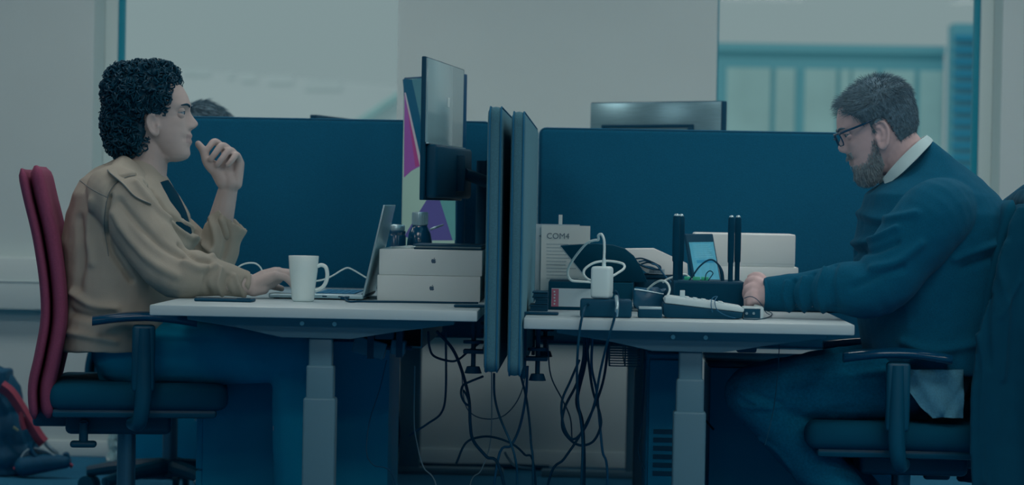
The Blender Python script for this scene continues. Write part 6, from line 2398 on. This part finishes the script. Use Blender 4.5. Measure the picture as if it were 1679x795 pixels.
yb0 = .78
t = thing('wire_basket', 'grey wire cable basket hanging under the desk with the router', 'basket', (at(1020, 590, yb0).x, yb0 + .2, at(1020, 600, yb0).z))
x0, x1 = at(998, 590, yb0).x, at(1052, 590, yb0).x
z0, z1 = at(1020, 600, yb0).z, ZR - DT - .004
for k in range(9):
    z = z0 + (at(1020, 566, yb0).z - z0) * k / 8
    b = BM(); tube(b, [(x0 + .004 * (8 - k) / 8, yb0, z), (x1, yb0, z), (x1, yb0 + .45, z), (x0, yb0 + .45, z), (x0 + .004 * (8 - k) / 8, yb0, z)], .0016, 6, 0); part('wire', b, M_BRICK, t, world=True)
b = BM()
for x in (x0 + .002, (x0 + x1) / 2, x1 - .002):
    tube(b, [(x, yb0 - .001, z1), (x, yb0 - .001, z0), (x, yb0 + .451, z0), (x, yb0 + .451, z1)], .002, 6, 0)
part('hanger_wires', b, M_BRICK, t, world=True)


def fl(px, Y):
    p = at(px, 760, Y); p.z = .006
    return p


M_CABLE_L = mat('pale_grey_cable', (84, 108, 118), 0.5, 0.3)
CB = [
    ('black cable sagging from the left desk to the divider clamp', .34, .0030, M_CABLE, [(702, 543), (704, 568), (712, 584), (738, 592), (752, 589), (768, 576), (786, 562)], None),
    ('thick black cable falling in a long curve from the left desk', .40, .0042, M_CABLE, [(716, 543), (742, 572), (758, 610), (769, 655), (771, 695), (776, 722), (797, 748), (822, 775)], 860),
    ('blue-grey cable curving left past the far desk leg', .90, .0032, M_CABLE_B, [(731, 545), (731, 640), (724, 676), (702, 694), (680, 708), (672, 714)], None),
    ('black cable with a small loop under the left divider', .30, .0030, M_CABLE, [(792, 617), (772, 625), (759, 632), (756, 646), (762, 660), (770, 664), (766, 650), (760, 640)], None),
    ('black cable dropping from the bottom of the left divider', .24, .0030, M_CABLE, [(810, 612), (811, 650), (820, 685), (837, 725), (846, 758), (848, 800)], 850),
    ('black cable forming a wide arch near the floor', .55, .0030, M_CABLE, [(748, 760), (764, 726), (790, 716), (815, 718), (842, 729), (860, 745), (876, 768)], 890),
    ('black cable dropping from the bottom of the right divider', .30, .0030, M_CABLE, [(853, 612), (862, 648), (868, 690), (871, 730), (874, 770)], 878),
    ('blue-grey cable crossing from the right divider to the floor', .60, .0036, M_CABLE_B, [(865, 600), (862, 650), (852, 700), (838, 730), (816, 755)], 800),
    ('blue-grey cable hanging straight then flaring right under the right desk', .50, .0034, M_CABLE_B, [(972, 548), (970, 600), (978, 640), (983, 690), (988, 740), (996, 778)], 1000),
    ('black cable slanting down leftwards from the wire basket', .45, .0034, M_CABLE, [(998, 560), (990, 620), (975, 665), (950, 715), (925, 752), (900, 788)], 880),
    ('black cable hanging in a narrow loop under the right desk', .42, .0034, M_CABLE, [(960, 545), (966, 600), (972, 640), (984, 680), (984, 702), (972, 724), (952, 730), (934, 720), (922, 700), (926, 668), (945, 630), (956, 590), (958, 548)], None),
    ('thick black bundle hanging straight down under the right desk', .62, .0052, M_CABLE, [(966, 548), (958, 600), (946, 655), (954, 690), (957, 740), (957, 790)], 957),
    ('thin grey cable bowing left beside the dark pedestal', .60, .0016, M_CABLE_B, [(634, 590), (622, 640), (606, 690), (601, 740), (612, 762), (646, 786)], 660),
    ('black cable running down left of the far desk leg', 1.35, .0034, M_CABLE, [(648, 590), (650, 650), (655, 710), (650, 745), (643, 762)], 640),
    ('thin grey cable trailing to the floor right of the far left leg', .70, .0018, M_CABLE_L, [(680, 600), (679, 690), (683, 722), (694, 765), (716, 800)], 725),
    ('thin blue-grey cable wavering down under the right desk near the divider', .95, .0020, M_CABLE_B, [(898, 560), (903, 615), (922, 655), (935, 685), (938, 720)], None),
    ('thin grey cable slung low between the two desks', .95, .0016, M_CABLE_B, [(757, 610), (762, 660), (776, 680), (800, 687), (825, 682), (845, 662), (857, 636), (862, 606)], None),
    ('thin pale cable hanging below the left divider', .75, .0016, M_CABLE_L, [(806, 600), (806, 690), (802, 735), (788, 772), (770, 798)], 760),
    ('black cable down the face of the computer tower', .49, .0026, M_CABLE, [(1057, 590), (1055, 650), (1050, 710), (1046, 740), (1056, 770)], None),
    ('short black cable crossing the bright wall strip beside the right desk leg', .80, .0030, M_CABLE, [(1140, 655), (1150, 678), (1158, 690), (1170, 704)], None),
    ('pale cable end lying on the carpet between the desks', 1.2, .0040, M_CABLE_L, [(828, 742), (834, 752), (846, 764), (876, 768)], None),
    ('thin black wire hanging in front of the right pedestal', .20, .0012, M_CABLE, [(1278, 560), (1276, 600), (1270, 660), (1262, 700), (1254, 730)], None),
]
for lab, yy_, r, mt, pts, end in CB:
    P = [at(u, v, yy_ + .02 * math.sin(i * 1.3)) for i, (u, v) in enumerate(pts)]
    if end:
        P.append(fl(end, yy_ + .05))
        P.append(fl(end + 14, yy_ + .16))
    cable(lab, P, r, mt, 'cables under the desks')
b = BM()
tube(b, [Vector((at(660, 760, 3.3).x, 3.36, .012)), Vector((at(740, 762, 3.3).x, 3.33, .012)), Vector((at(830, 764, 3.3).x, 3.36, .012)), Vector((at(900, 764, 3.3).x, 3.34, .012))], .010, 10)
solo('floor_cable', b, M_CABLE, 'thick black cable lying along the baseboard between the desks', 'cable', smooth=60)
